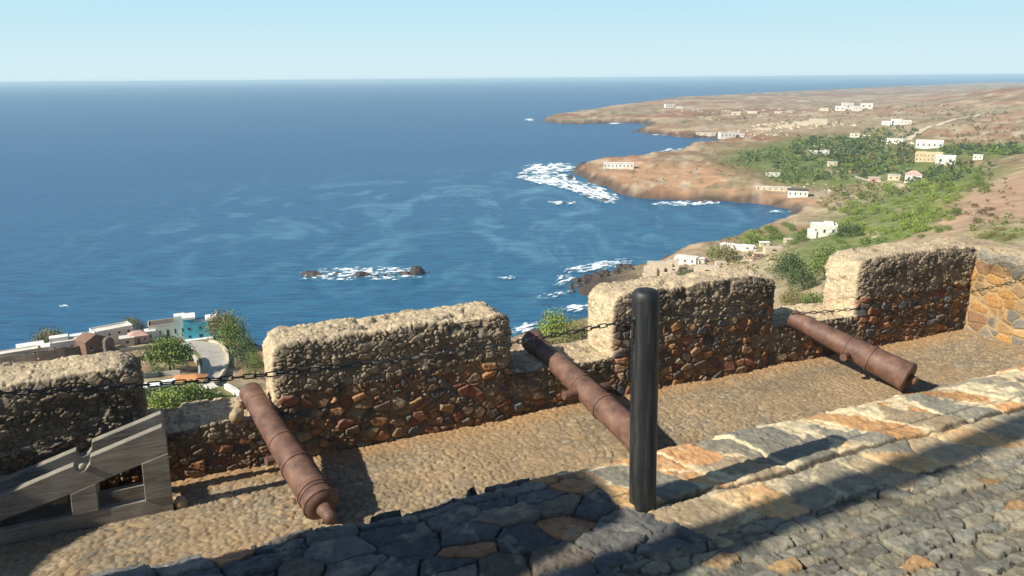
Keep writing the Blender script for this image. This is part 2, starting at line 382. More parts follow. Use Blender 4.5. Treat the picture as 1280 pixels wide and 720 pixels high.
# ground colours: bare earth of several tints, orange headland, green valley floor
def patch(px, py, rx, ry):                             # soft patch of ground given by its middle and reach
    c = hit(px, py); f = hit(px, py - ry); n = hit(px, py + ry)
    D = np.hypot(c[0], c[1]); ds = [abs(log(np.hypot(q[0], q[1]) / D)) for q in (f, n) if q is not None]
    wr = max(0.02, min(0.8, sum(ds) / len(ds)))
    wa = rx / FPX
    return np.exp(-(((np.arctan2(fx, fy) - math.atan2(c[0], c[1])) / wa) ** 2 + ((gd.ravel() - log(D)) / wr) ** 2) ** 1.3)
n1 = fbm(fx / 90, fy / 90, s=31); n2 = fbm(fx / 18, fy / 18, s=33); n3 = fbm(fx / 400, fy / 250, s=35)
col = np.tile(np.array([0.33, 0.20, 0.115]), (len(fx), 1))
col = mixc(col, (0.39, 0.29, 0.175), sst(0.42, 0.62, n1))
col = mixc(col, (0.27, 0.135, 0.075), sst(0.5, 0.7, n3))
col = mixc(col, (0.44, 0.265, 0.145), np.clip(sum(patch(*a) for a in ((790, 212, 75, 14), (850, 222, 70, 18), (920, 232, 55, 16), (1000, 256, 30, 8))), 0, 1))
gaf, gdf = ga.ravel(), gd.ravel(); n4 = fbm(gaf * 70, gdf * 28, s=37); n5 = fbm(gaf * 120, gdf * 60, s=39); n6 = fbm(gaf * 26, gdf * 9, s=43)
col = mixc(col, (0.47, 0.38, 0.25), sst(0.56, 0.66, n4) * 0.8)
col = mixc(col, (0.12, 0.10, 0.055), sst(0.54, 0.64, n5) * 0.65 * sst(0.35, 0.6, n6))
col = mixc(col, (0.23, 0.20, 0.11), sst(0.5, 0.65, n6) * 0.45)
hillm = np.clip(sum(patch(*a) for a in ((1235, 258, 50, 22), (1275, 235, 40, 26), (1190, 285, 16, 14))), 0, 1)
col = mixc(col, np.array([.40, .26, .17]), hillm * 0.8)
veg = np.clip(sum(patch(*a) for a in ((960, 195, 60, 14), (1040, 185, 80, 22), (1100, 195, 70, 25), (1060, 215, 90, 20), (1000, 220, 40, 14), (1200, 190, 60, 9), (1260, 188, 40, 8),
      (1140, 260, 70, 28), (1100, 285, 60, 25), (1200, 225, 60, 14), (1060, 300, 40, 15), (960, 300, 50, 12), (1000, 325, 50, 18), (1255, 295, 40, 12), (230, 440, 40, 14), (200, 505, 50, 22), (250, 495, 50, 20), (300, 410, 26, 20), (90, 480, 60, 16), (700, 412, 36, 16))), 0, 1)
vegm = veg * sst(0.28, 0.6, n2 + 0.25 * veg) * (1 - 0.85 * hillm)
col = mixc(col, (0.13, 0.175, 0.045), vegm * 0.85)
col = mixc(col, (0.40, 0.31, 0.2), 0.7 * np.clip(sum(patch(*a) for a in ((960, 160, 70, 7), (1030, 153, 50, 6), (1130, 180, 16, 6), (1115, 232, 30, 6), (1040, 214, 26, 4), (1020, 190, 20, 3), (1150, 236, 14, 4), (985, 240, 30, 4), (920, 316, 25, 6), (970, 330, 22, 8), (1090, 290, 16, 5), (850, 325, 30, 10), (660, 425, 18, 6))), 0, 1))
col = mixc(col, (0.23, 0.20, 0.15), 0.8 * np.clip(patch(190, 445, 12, 6), 0, 1))
col = mixc(col, (0.075, 0.055, 0.045), (1 - shore) * sst(0.3, 0.5, n2 + 0.12) * 0.9)
col = mixc(col, (0.10, 0.088, 0.075), np.clip(patch(985, 264, 25, 5), 0, 1) * 0.8)
col = mixc(col, (0.05, 0.045, 0.04), np.clip(patch(318, 420, 14, 26) + patch(755, 350, 45, 14), 0, 1) * 0.85)
V = np.stack([fx, fy, hz], 1)
Fq = gridf(len(AZ), ND)
keep = (HZ.ravel()[Fq] > -3.9).any(1)
terr = link_mesh('terrain', V, Fq[keep], M_terr, col=col); terr['kind'] = 'structure'

# ------------------------------------------------------------------ fort masonry
def rounded_box(L, Wd, H, res, rv=0.12, rt=0.16):
    """box L x Wd x H standing on z=0 with rounded edges (not the foot): points, normals, quads"""
    Vs = []; Fs = []; b = 0
    half = np.array([L / 2, Wd / 2]); 
    faces = [('y', -1), ('y', 1), ('x', -1), ('x', 1), ('z', 1)]
    for ax, s in faces:
        if ax == 'y': na, nb = L, H
        elif ax == 'x': na, nb = Wd, H
        else: na, nb = L, Wd
        rs = res * (2.5 if (ax == 'y' and s > 0) else 1)
        ca = np.linspace(0, 1, max(3, int(na / rs) + 1)); cb = np.linspace(0, 1, max(3, int(nb / rs) + 1))
        A, B = np.meshgrid(ca, cb, indexing='ij'); A = A.ravel(); B = B.ravel()
        if ax == 'y': p = np.stack([(A - 0.5) * L, np.full_like(A, s * Wd / 2), B * H], 1)
        elif ax == 'x': p = np.stack([np.full_like(A, s * L / 2), (A - 0.5) * Wd, B * H], 1)
        else: p = np.stack([(A - 0.5) * L, (B - 0.5) * Wd, np.full_like(A, H)], 1)
        f = gridf(len(ca), len(cb))
        if (ax == 'y' and s > 0) or (ax == 'x' and s < 0): f = f[:, ::-1]
        Vs.append(p); Fs.append(f + b); b += len(p)
    p = np.concatenate(Vs); F = np.concatenate(Fs)
    inner = p.copy()
    inner[:, 0] = np.clip(p[:, 0], -half[0] + rt, half[0] - rt); inner[:, 1] = np.clip(p[:, 1], -half[1] + rv, half[1] - rv)
    inner[:, 2] = np.minimum(p[:, 2], H - rt)
    d = (p - inner) / np.array([rt, rv, rt]); n = np.linalg.norm(d, axis=1)[:, None]; n[n < 1e-6] = 1
    dn = d / n
    q = inner + dn * np.array([rt, rv, rt])
    nn = dn / np.array([rt, rv, rt]); nn /= np.maximum(np.linalg.norm(nn, axis=1)[:, None], 1e-6)
    return q, nn, F
PAL = np.array([[.075, .062, .055], [.11, .08, .06], [.15, .095, .06], [.19, .12, .07], [.24, .125, .06], [.21, .16, .10], [.085, .085, .08], [.17, .08, .05]])
PALW = np.array([[.33, .19, .085], [.40, .22, .08], [.30, .20, .10], [.20, .185, .15], [.42, .27, .12], [.26, .15, .08]])
def rubble(q, nn, seed, zsplit=0.75, warm=False, big=0.16, small=0.062, cap=None, H=1.37, ends=0.75, depth=1.0):
    """stones standing out of their mortar: moved points and stone colours"""
    x, y, z = q[:, 0] + seed * 7.3, q[:, 1] + seed * 3.1, q[:, 2]
    low = (fbm(x * 1.4, y * 1.4, z * 1.4, s=seed) - 0.5)
    wx = x + 0.03 * (fbm(x * 9, y * 9, z * 9, s=seed + 4) - 0.5); wz = z + 0.03 * (fbm(x * 9, y * 9, z * 9, s=seed + 5) - 0.5)
    f1, e1, i1, o1 = vor(wx / small, y / small, wz / (small * 0.72), 0.85, seed + 11)
    f2, e2, i2, o2 = vor(wx / big, y / big, wz / (big * 0.7), 0.85, seed + 23)
    f3, e3, i3, o3 = vor(wx / 0.108, y / 0.108, wz / 0.07, 0.85, seed + 57)
    mid_ = rid(i3, 5) < 0.42; e1 = np.where(mid_, e3 * 1.5, e1); i1 = np.where(mid_[:, None], i3 + 5000, i1); o1 = np.where(mid_[:, None], o3, o1)
    zz = z + low * 0.35
    useL = (zz < zsplit) & (rid(i2, 5) < (0.85 if warm else 0.62))
    lowr = zz < zsplit
    e = np.where(useL, e2, np.where(lowr, np.minimum(e1, e2 * 1.3), e1))
    stone = sst(0.02, 0.16, e)
    r = np.where(useL, rid(i2, 1), rid(i1, 1)); r2 = np.where(useL, rid(i2, 2), rid(i1, 2))
    amp = np.where(useL, 0.036, 0.026) * (0.35 + 0.9 * r2) * depth
    ox = np.where(useL[:, None], o2, o1)
    tilt = (ox[:, 0] * (r - 0.5) + ox[:, 2] * (r2 - 0.5)) * np.where(useL, 0.05, 0.032) * depth
    fine = (fbm(x * 55, y * 55, z * 55, s=seed + 9, o=3) - 0.5) * 0.009
    h = stone * (amp + tilt) + fine * (0.5 + stone) + low * 0.035
    pal = PALW if warm else PAL
    c = pal[(r * 7919 % 1 * len(pal)).astype(int)] * (0.75 + 0.5 * r2)[:, None]
    if not warm:                                       # smaller, greyer stones with lichen above
        g = np.stack([0.115 + 0.15 * r2, 0.095 + 0.115 * r2, 0.07 + 0.07 * r2], 1)
        c = np.where(lowr[:, None], c, g)
    else:
        g = np.stack([0.20 + 0.08 * r2, 0.19 + 0.07 * r2, 0.165 + 0.05 * r2], 1)
        c = np.where(lowr[:, None], c, g)
    mort = np.array([.40, .29, .15]) if warm else np.array([.20, .145, .085])
    c = mixc(c, mort, (1 - sst(0.02, 0.12, e)) * (0.9 if warm else 0.65))
    # mortar bed and pale lichen on the weathered crown and paler left ends
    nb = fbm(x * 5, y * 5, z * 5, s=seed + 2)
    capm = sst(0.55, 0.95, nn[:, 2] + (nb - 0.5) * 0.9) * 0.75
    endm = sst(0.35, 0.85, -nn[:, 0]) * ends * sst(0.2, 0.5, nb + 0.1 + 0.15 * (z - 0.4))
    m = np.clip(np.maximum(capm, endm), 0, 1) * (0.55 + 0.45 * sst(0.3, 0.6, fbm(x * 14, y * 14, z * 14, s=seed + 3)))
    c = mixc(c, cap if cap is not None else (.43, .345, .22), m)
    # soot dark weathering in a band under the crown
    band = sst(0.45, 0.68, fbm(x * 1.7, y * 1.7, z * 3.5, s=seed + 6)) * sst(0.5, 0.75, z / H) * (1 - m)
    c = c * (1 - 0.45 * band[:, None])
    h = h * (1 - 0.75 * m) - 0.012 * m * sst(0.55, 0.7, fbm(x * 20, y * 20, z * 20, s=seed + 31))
    c = c * (0.9 if warm else 1.3)
    out = q + nn * h[:, None]
    up = sst(0.6, 1.0, z / H)
    out[:, 2] += ((fbm(x * 0.9, y * 0.9, s=seed + 8) - 0.5) * 0.09 + (fbm(x * 4, y * 4, s=seed + 18, o=3) - 0.5) * 0.05) * up
    chip = sst(0.60, 0.72, fbm(x * 3.2, y * 3.2, z * 3.2, s=seed + 28, o=3)); out -= nn * (chip * 0.045 * np.clip(up + 0.3, 0, 1))[:, None]
    return out, c
def masonry(name, u0, u1, v0, v1, H, seed, parent, res=0.0095, flip=False, **kw):
    rkw = {k: kw.pop(k) for k in ('rv', 'rt') if k in kw}
    q, nn, F = rounded_box(u1 - u0, v1 - v0, H, res, **rkw)
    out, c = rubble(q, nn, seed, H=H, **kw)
    return link_mesh(name, out, F, M_stone, parent, c), (u0 + u1) / 2, (v0 + v1) / 2

def wallroot(name, label, cat): 
    o = empty(name, (0, 0, ZD - 0.05), label, cat); o.rotation_euler = (0, 0, TH); return o
T = 0.66; HM = 1.345
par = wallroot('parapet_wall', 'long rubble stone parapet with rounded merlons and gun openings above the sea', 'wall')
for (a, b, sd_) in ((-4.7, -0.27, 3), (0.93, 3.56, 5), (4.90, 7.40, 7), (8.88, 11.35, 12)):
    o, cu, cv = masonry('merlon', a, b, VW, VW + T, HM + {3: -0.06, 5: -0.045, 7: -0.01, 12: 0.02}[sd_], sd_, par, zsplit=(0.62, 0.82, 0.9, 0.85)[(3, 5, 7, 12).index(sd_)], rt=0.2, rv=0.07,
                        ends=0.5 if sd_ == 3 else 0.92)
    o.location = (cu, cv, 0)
for (a, b, sd_) in ((-0.38, 1.04, 14), (3.45, 5.0, 15), (7.3, 8.98, 16)):
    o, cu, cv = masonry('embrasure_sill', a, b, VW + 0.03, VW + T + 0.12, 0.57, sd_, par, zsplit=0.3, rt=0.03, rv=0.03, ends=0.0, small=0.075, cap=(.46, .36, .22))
    o.location = (cu, cv, 0)
side = wallroot('return_wall', 'sunlit return wall of orange and grey stones with cream mortar closing the terrace on the right', 'wall')
q, nn, F = rounded_box(4.6, T, HM + 0.03, 0.0115, rt=0.12, rv=0.12)
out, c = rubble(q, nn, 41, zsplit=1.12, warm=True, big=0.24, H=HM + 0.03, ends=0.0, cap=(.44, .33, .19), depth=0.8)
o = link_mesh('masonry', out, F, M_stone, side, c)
o.rotation_euler = (0, 0, -pi / 2); o.location = (11.21 + T / 2, VW + 0.75 - 2.3, 0)

# cannon terrace of small cobbles
us = np.concatenate([np.linspace(-7, -2.6, 60)[:-1], np.arange(-2.6, 11.5, 0.0145), ])
vs = np.concatenate([np.linspace(2.2, 3.6, 30)[:-1], np.arange(3.6, 8.0, 0.0135)])
gu, gv = np.meshgrid(us, vs, indexing='ij'); gu = gu.ravel(); gv = gv.ravel()
wu = gu + 0.05 * (fbm(gu * 5, gv * 5, s=1) - 0.5); wv = gv + 0.05 * (fbm(gu * 5, gv * 5, s=2) - 0.5)
f1, e, ids, off = vor(wu / 0.082, wv / 0.062, None, 0.85, 77)
fB, eB, iB, oB = vor(wu / 0.15, wv / 0.105, None, 0.85, 79); mb_ = rid(iB, 4) < 0.2
e = np.where(mb_, eB, np.minimum(e, eB * 1.8 + 0.3 * (rid(iB, 4) > 0.6))); ids = np.where(mb_[:, None], iB + 9000, ids); off = np.where(mb_[:, None], oB, off)
st = sst(0.03, 0.24, e); r = rid(ids, 1); r2 = rid(ids, 2)
worn = 0.7 + 0.3 * sst(0.35, 0.6, fbm(gu * 1.6, gv * 1.6, s=14)); st = st * worn
hh = st * (0.011 + 0.010 * r) + (off[:, 0] * (r - 0.5) + off[:, 1] * (r2 - 0.5)) * 0.012 * st + (fbm(gu * 1.2, gv * 1.2, s=3) - 0.5) * 0.05 + (fbm(gu * 30, gv * 30, s=4, o=2) - 0.5) * 0.005
pal = np.array([[.29, .225, .14], [.34, .265, .165], [.25, .20, .13], [.31, .225, .125], [.21, .175, .125], [.28, .235, .16]])
c = pal[(r * 7919 % 1 * len(pal)).astype(int)] * (0.82 + 0.36 * r2)[:, None]
dirt = sst(0.35, 0.7, fbm(gu * 0.9, gv * 1.3, s=6))
c = mixc(c, (.15, .11, .065), (1 - st) * 0.75)
c = mixc(c, (.32, .215, .11), dirt * 0.5)
c = mixc(c, (.16, .125, .08), sst(0.55, 0.72, fbm(gu * 0.6, gv * 1.1, s=16)) * 0.5)
edge = sst(7.35, 7.8, gv); c = mixc(c, (.37, .21, .085), edge * 0.55)
pt = uvz(gu, gv, ZD + hh)
link_mesh('terrace', pt, gridf(len(us), len(vs)), M_deck, col=c)['kind'] = 'structure'

# upper pavement with the two kerb courses that crown its retaining wall
us = np.concatenate([np.linspace(-6, -0.8, 90)[:-1], np.arange(-0.8, 5.2, 0.0058), np.linspace(5.2, 12, 120)[1:]])
vs = np.concatenate([np.linspace(-2.5, 1.25, 50)[:-1], np.arange(1.25, 2.801, 0.0055)])
gu, gv = np.meshgrid(us, vs, indexing='ij'); gu = gu.ravel(); gv = gv.ravel()
K1, K2 = 2.36, 2.07                                    # inner limits of the outer and the inner kerb course
wu = gu + 0.035 * (fbm(gu * 13, gv * 13, s=51) - 0.5); wv = gv + 0.03 * (fbm(gu * 13, gv * 13, s=52) - 0.5)
sk = 0.25
fa, ea, ia, oa = vor((wu + sk * wv) / 0.125, wv / 0.060, None, 0.62, 91)           # pavement
fb, eb, ib, ob = vor((wu + 0.6 * wv) / 0.225, wv / 0.9, None, 0.75, 92) # outer slabs
fc, ec, ic, oc = vor((wu + 0.3 * wv) / 0.22, wv / 0.26, None, 0.8, 93)  # inner slabs
left = 1 - sst(1.35, 1.85, gu + 0.25 * (gv - 2.4) + 0.3 * (fbm(gu * 3, gv * 3, s=99) - 0.5))   # the dark basalt half at the left
fd, ed, idd, od = vor((wu + 0.2 * wv) / 0.19, (wv - 0.05) / 0.125, None, 0.75, 94)                # big basalt blocks at the left
k1 = K1 + 0.05 * (vn(gu * 2.2, 0 * gu, s=7) - 0.5); k2 = K2 + 0.09 * (rid(ic, 9) - 0.5)
zo = gv > k1; zi = (gv > k2 + (wv - gv)) & ~zo; lz = left > 0.5
zk = zo | zi
def pick(a, b, c_, d): return np.where(zk & lz, d, np.where(zo, b, np.where(zi, c_, a)))
gap1 = np.abs(wv - k1); gap2 = np.abs(wv - k2)
ebx = eb; ecx = np.minimum(ec, gap2 / 0.10)
eax = np.minimum(ea, np.where(zk, 9, gap2 / 0.07))
e = pick(eax, ebx, ecx, ed)
r = pick(rid(ia, 1), rid(ib, 1), rid(ic, 1), rid(idd, 1)); r2 = pick(rid(ia, 2), rid(ib, 2), rid(ic, 2), rid(idd, 2)); r3 = pick(rid(ia, 3), rid(ib, 3), rid(ic, 3), rid(idd, 3))
ox = pick(oa[:, 0], ob[:, 0], oc[:, 0], od[:, 0]); oy = pick(oa[:, 1], gv - 2.58, gv - 2.2, od[:, 1])
stw = pick(0.10, 0.08, 0.09, 0.06)
fill = sst(0.45, 0.6, fbm(gu * 4, gv * 4, s=58))       # joints silted up here and there
st = sst(0.015, 1.0, e / stw)
stp = sst(-0.011, 0.011, gv - k1)
lift = np.where(zo, 0.017 + 0.012 * (r - 0.5), np.where(zi, 0.006 + 0.014 * (r - 0.5), 0.020 * (r2 - 0.4)))
jd = np.where(zk & ~lz, 0.006, np.where(zk, 0.015, 0.018 - 0.009 * fill))
lift = np.where(zk & lz, 0.012 + 0.024 * (r - 0.35), lift)
tl = np.where(zk & ~lz, 0.015, np.where(zk, 0.025, 0.016))
lift = np.where(zo & ~lz, lift * stp + 0.004 * (1 - stp), lift)
hh = lift * np.where(zk & ~lz, 1, st) - jd * (1 - st) + (ox * (r - 0.5) + oy * (r3 - 0.5)) * tl * st
hh += (fbm(gu * 7, gv * 7, s=55) - 0.5) * 0.018 + (fbm(gu * 24, gv * 24, s=56, o=4) - 0.5) * 0.014 + (fbm(gu * 70, gv * 70, s=59, o=2) - 0.5) * 0.006 - 0.006 * sst(0.60, 0.68, fbm(gu * 13, gv * 19, s=57))
grey = np.array([[.18, .166, .122], [.215, .195, .135], [.145, .136, .106], [.24, .21, .142], [.188, .178, .138]])
cp = grey[(r * 7919 % 1 * 5).astype(int)] * (0.78 + 0.44 * r2)[:, None]
cp = np.where((rid(ia, 6) < 0.07)[:, None], np.array([.30, .185, .085]) * (0.75 + 0.5 * r2)[:, None], cp)
kpal = np.array([[.205, .188, .14], [.265, .23, .16], [.47, .26, .11], [.215, .20, .155], [.33, .25, .15], [.50, .31, .14]])
ck = kpal[(r * 7919 % 1 * 6).astype(int)] * (0.85 + 0.3 * r2)[:, None]
cb_ = np.array([[.095, .095, .092], [.125, .118, .105], [.08, .08, .08], [.14, .115, .088]])[(r * 7919 % 1 * 4).astype(int)] * (0.8 + 0.4 * r2)[:, None]
cb_ = np.where((rid(idd, 6) < 0.13)[:, None], np.array([.25, .135, .07]) * (0.8 + 0.4 * r2)[:, None], cb_)
ck = np.where((zo & (np.abs(gu - ob[:, 0] * 0.225 - 1.98) < 0.13))[:, None], np.array([.50, .27, .115]), ck)
cb_ = np.where((np.hypot(gu - od[:, 0] * 0.19 - 1.50, gv - od[:, 1] * 0.125 - 2.62) < 0.15)[:, None], np.array([.30, .165, .08]), cb_)
c = np.where((zk & lz)[:, None], cb_, np.where(zk[:, None], ck, cp))
mnoise = fbm(gu * 6, gv * 6, s=61)
c = mixc(c, (.055, .045, .032), np.where(zk, 0, (1 - sst(0.03, 0.13, ea)) * (1 - 0.4 * fill)))
c = mixc(c, (.17, .145, .095), np.where(zk, 0, (1 - sst(0.02, 0.12, ea)) * fill * 0.9))
c = mixc(c, (.045, .04, .034), np.where(zk & lz, (1 - sst(0.015, 0.06, ed)) * 0.7, 0))
wide = 0.04 + 0.46 * sst(0.44, 0.72, mnoise)           # cream mortar smeared wide over the slabs
mm = np.where(zk & ~lz, 1 - sst(wide * 0.7, wide, np.minimum(eb if False else e, 9)), 0) * (0.55 + 0.45 * sst(0.35, 0.55, fbm(gu * 22, gv * 22, s=63)))
c = mixc(c, (.60, .49, .30), mm * np.where(zo, 0.95, 0.4))
crack = np.where(zk & ~lz, 1 - sst(0.003, 0.012, gap1), 0); c = mixc(c, (.06, .045, .03), crack * 0.85); hh -= crack * 0.007
c = mixc(c, c * 0.6, sst(0.5, 0.75, fbm(gu * 3, gv * 3, s=66)) * 0.5)
lich = sst(0.60, 0.72, fbm(gu * 16, gv * 16, s=68)); c = mixc(c, (.33, .30, .2), lich * 0.35)
# ragged outer edge, each slab ending where it likes
ragg = np.where(gu < 1.3, 0.10 * (rid(idd, 8) - 0.5), 0.07 * (rid(ib, 8) - 0.5)) + 0.03 * (fbm(gu * 9, 0 * gu, s=70) - 0.5)
ragg = 0.5 * ragg + 0.5 * np.interp(gu, us, np.interp(us, us, 0.10 * (vn(us * 2.7, 0 * us, s=71) - 0.5)))
tt = sst(2.45, 2.8, gv); vv = gv + tt * ragg - 0.0
rnd = sst(2.70, 2.80, gv); hh -= rnd * 0.035
bol_d = np.hypot(gu - 1.65, gv - 2.39)
pt = uvz(gu, vv, ZF + hh)
nu, nv = len(us), len(vs)
lastrow = np.arange(nu) * nv + nv - 1
sk_v = []; sk_c = []
for k, (dz, dv) in enumerate(((0.04, 0.008), (0.12, 0.012), (0.4, 0.0), (2.3, -0.02))):
    p2 = pt[lastrow].copy(); p2[:, 2] -= dz; p2 += dv * Nv
    sk_v.append(p2); sk_c.append(c[lastrow])
F = gridf(nu, nv); F2 = []
rows = [lastrow] + [nu * nv + k * nu + np.arange(nu) for k in range(4)]
for a, b in zip(rows[:-1], rows[1:]): F2.append(np.stack([a[:-1], a[1:], b[1:], b[:-1]], 1))
pave = link_mesh('pavement', np.concatenate([pt] + sk_v), np.concatenate([F] + F2), M_pave, col=np.concatenate([c] + sk_c)); pave['kind'] = 'structure'

# ------------------------------------------------------------------ cannons
def make_cannon(label, breech_px, muzzle_px, zb, zm, cascabel, swell=True, tl=1.0, td=0.03, slim=0.2, group='rusty cannons lying in the gun openings'):
    B = Vector(gp(*breech_px, zb)); Mz = Vector(gp(*muzzle_px, zm)); ax = Mz - B; L = ax.length; ax.normalize()
    side_ = ax.cross(Vector((0, 0, 1))).normalized(); upv = side_.cross(ax)
    root = empty('cannon', B, label, 'cannon', group)
    root.matrix_world = Matrix(((side_.x, ax.x, upv.x, B.x), (side_.y, ax.y, upv.y, B.y), (side_.z, ax.z, upv.z, B.z), (0, 0, 0, 1)))
    k = L / 2.4
    prof = [(-.06, .06), (-.055, .12), (-.03, .165), (-.012, .178), (0, .188), (.006, .205), (.05, .207), (.058, .195), (.066, .19), (.45, .176), (.70, .170), (.704, .180), (.74, .180), (.745, .163), (1.0, .156),
            (1.18, .150), (1.184, .158), (1.215, .158), (1.22, .145), (1.6, .132), (2.05, .116), (2.10, .114), (2.104, .122), (2.13, .122), (2.135, .115), (2.22, .120), (2.30, .138), (2.35, .146), (2.385, .146), (2.40, .128), (2.402, .075), (2.25, .068), (2.15, .066)]
    if not cascabel: prof = [(-.02, .10), (-.018, .186)] + prof[5:]
    prof = [(a, r * (1 - slim * max(0, min(1, 1 - a / 2.0)))) for a, r in prof]; rs_ = 1 - slim
    if not swell: prof = [(a, min(r, .1175) if a > 2.06 else r) for a, r in prof]
    V, Fc = lathe([(a * k, r) for a, r in prof], 48)
    br = link_mesh('barrel', V, Fc, M_rust, root)
    br.data.polygons.foreach_set('use_smooth', [len(p.vertices) < 9 for p in br.data.polygons])
    e = br.modifiers.new('edge', 'EDGE_SPLIT'); e.split_angle = radians(40)
    if cascabel:
        for a in (.105, .15):                          # extra mouldings of the breech
            V, Fc = lathe([(a, .18 * rs_), (a + .003, .2 * rs_), (a + .022, .2 * rs_), (a + .025, .18 * rs_)], 48); link_mesh('breech_ring', V, Fc, M_rust, root, smooth=True).modifiers.new('e', 'EDGE_SPLIT')
        V, Fc = lathe([(-.055, .07), (-.09, .062), (-.12, .058), (-.165, .062), (-.205, .056), (-.225, .035), (-.232, .005)][::-1], 28); link_mesh('cascabel', V, Fc, M_rust, root)
    else:
        V, Fc = lathe([(-.016, .06), (-.03, .055), (-.045, .05), (-.075, .06), (-.10, .045), (-.108, .004)][::-1], 28); link_mesh('cascabel', V, Fc, M_rust, root)
    for s in (-1, 1):
        V, Fc = lathe([(0, .048), (.10, .048), (.105, .044)], 24)
        t = link_mesh('trunnion', [(s * (y * tl + .135), 1.08 * k + x, z - td) for x, y, z in V], Fc, M_rust, root); t.modifiers.new('e', 'EDGE_SPLIT')
    return root
make_cannon('rust brown cannon pointing over the left opening, its ringed breech and knob towards the kerb', (402, 631), (313, 490), ZD + 0.21, ZD + 0.655, True, False, 0.6, 0.085)
make_cannon('rust brown cannon half hidden behind the bollard, flared muzzle jutting over the middle opening', (803, 553), (664, 424), ZD + 0.235, ZD + 0.675, False, True, 1.6, 0.0)
make_cannon('rust brown cannon with a flat breech lying in the opening nearest the sunlit return wall', (1136, 472), (990, 397), ZD + 0.22, ZD + 0.665, False, False, 1.3, 0.05, 0.06)

# ------------------------------------------------------------------ timber gun carriage
car = empty('gun_carriage', P(-0.8, 7.27, ZD), 'grey weathered timber carriage without its gun, standing by the left stretch of parapet', 'gun carriage'); car.rotation_euler = (0, 0, TH)
u0 = -0.8
def cheek(dv, name):
    mb = MB(); y0, y1 = dv, dv + 0.085
    def top(u): return 0.835 + (u + 0.09) * 0.288
    def pr(pts, a=0, b=0): mb.prism([(u - u0, z) for u, z in pts], y0 + a, y1 - b)
    # sloping top beam with the trunnion notch, bottom rail, posts
    n = [(-2.3, top(-2.3)), (-0.835, top(-0.835)), (-0.825, top(-0.83) - 0.05), (-0.79, top(-0.79) - 0.085), (-0.75, top(-0.75) - 0.085), (-0.715, top(-0.715) - 0.05), (-0.705, top(-0.70) + 0.012), (-0.115, top(-0.115) + 0.012), (-0.09, top(-0.09) - 0.02),
         (-0.095, top(-0.09) - 0.26), (-0.86, top(-0.86) - 0.245), (-2.3, top(-2.3) - 0.16)]
    pr(n)
    pr([(-2.3, 0.03), (-0.105, 0.0), (-0.10, 0.165), (-2.3, 0.13)], 0.003, 0.003)
    pr([(-0.325, 0.16), (-0.10, 0.163), (-0.092, top(-0.09) - 0.255), (-0.315, top(-0.3) - 0.25)], -0.006, 0.006)
    pr([(-0.905, 0.15), (-0.70, 0.155), (-0.69, top(-0.7) - 0.24), (-0.895, top(-0.9) - 0.24)], -0.004, 0.004)
    return mb.build(name, M_wood, car, 0.006)
cheek(-0.02, 'cheek'); cheek(0.30, 'cheek')
for a, b in ((-0.25, 0.24), (-1.3, 0.14), (0.52, 0.20)):
    mb = MB(); mb.box(a, a + 0.12, 0.07, 0.295, b, b + 0.1); mb.build('cross_beam', M_wood, car, 0.006)
V, Fc = lathe([(0, .03), (.012, .03), (.018, .02)], 20)
link_mesh('iron_bolt', [(x + 0.03, -0.022 - y, z + 0.60) for x, y, z in V], Fc, surf('pale_iron', (0.35, 0.33, 0.27), 0.5, 0.3, 30, 0.2), car)
# stone wedged under the carriage end
def lump(name, r, mat, seed, n=2, parent=None, sc=(1, 1, 1)):
    import bmesh
    bm = bmesh.new(); bmesh.ops.create_icosphere(bm, subdivisions=n, radius=1)
    V = np.array([v.co[:] for v in bm.verts]); F = np.array([[v.index for v in f.verts] for f in bm.faces]); bm.free()
    k = 0.55 + 0.9 * fbm(V[:, 0] * 1.7 + seed * 5.1, V[:, 1] * 1.7 + seed, V[:, 2] * 1.7, s=seed, o=4)
    V = V * k[:, None] * r * np.array(sc)
    return link_mesh(name, V, F, mat, parent, smooth=False)
M_tan = surf('tan_stone', (0.33, 0.25, 0.15), 0.9, 0.3, 9, 0.5, 0.01, 30)
o = lump('wedge_stone', 0.062, M_tan, 4, 3); o.location = P(-0.04, 7.31, ZD + 0.04); tag(o, 'small pale stone wedged against the foot of the timber gun carriage', 'stone')
for i, (px, py, r, lab) in enumerate(((296, 519, 0.07, 'loose tan stone lying on the left sill, lower one beside the cannon'), (299, 507, 0.05, 'loose pinkish stone on the left sill, upper one touching the cannon'))):
    o = lump('loose_stone', r, M_tan, 8 + i, 3); o.location = Vector(gp(px, py, ZD + 0.58)); tag(o, lab, 'stone')

# ------------------------------------------------------------------ bollards and chains along the kerb
def make_bollard(loc, label, lean):
    root = empty('bollard', loc, label, 'bollard', 'bollards along the kerb'); root.rotation_euler = (0, lean, 0)
    prof = [(-.05, .053), (0, .054), (.02, .053), (.45, .0525), (.850, .052), (.868, .0505), (.881, .0465), (.889, .039), (.894, .024), (.896, .003)]
    V, Fc = lathe(prof, 40, 2); link_mesh('post', V, Fc, M_post, root)
    V, Fc = lathe([(0, .012), (.006, .012), (.008, .006), (.02, .005)], 16, 1)
    for s in (-1, 1):
        e = link_mesh('chain_eye', [(s * (y + .045), x, z + .785) for x, y, z in V], Fc, M_chain, root); e.rotation_euler = (0, 0, TH)
    return root
b0 = Vector(gp(803, 632, ZF))
make_bollard(b0, 'worn black bollard with a rounded top standing upright in the middle of the kerb', -0.02)
uB = float(np.array(b0) @ Au); vB = float(np.array(b0) @ Nv)
bl = P(-1.05, vB, ZF + 0.12); br_ = P(4.75, vB, ZF)
make_bollard(bl, 'black bollard out to the left, holding the far end of the left chain', 0)
make_bollard(br_, 'black bollard out to the right, holding the far end of the right chain', 0)
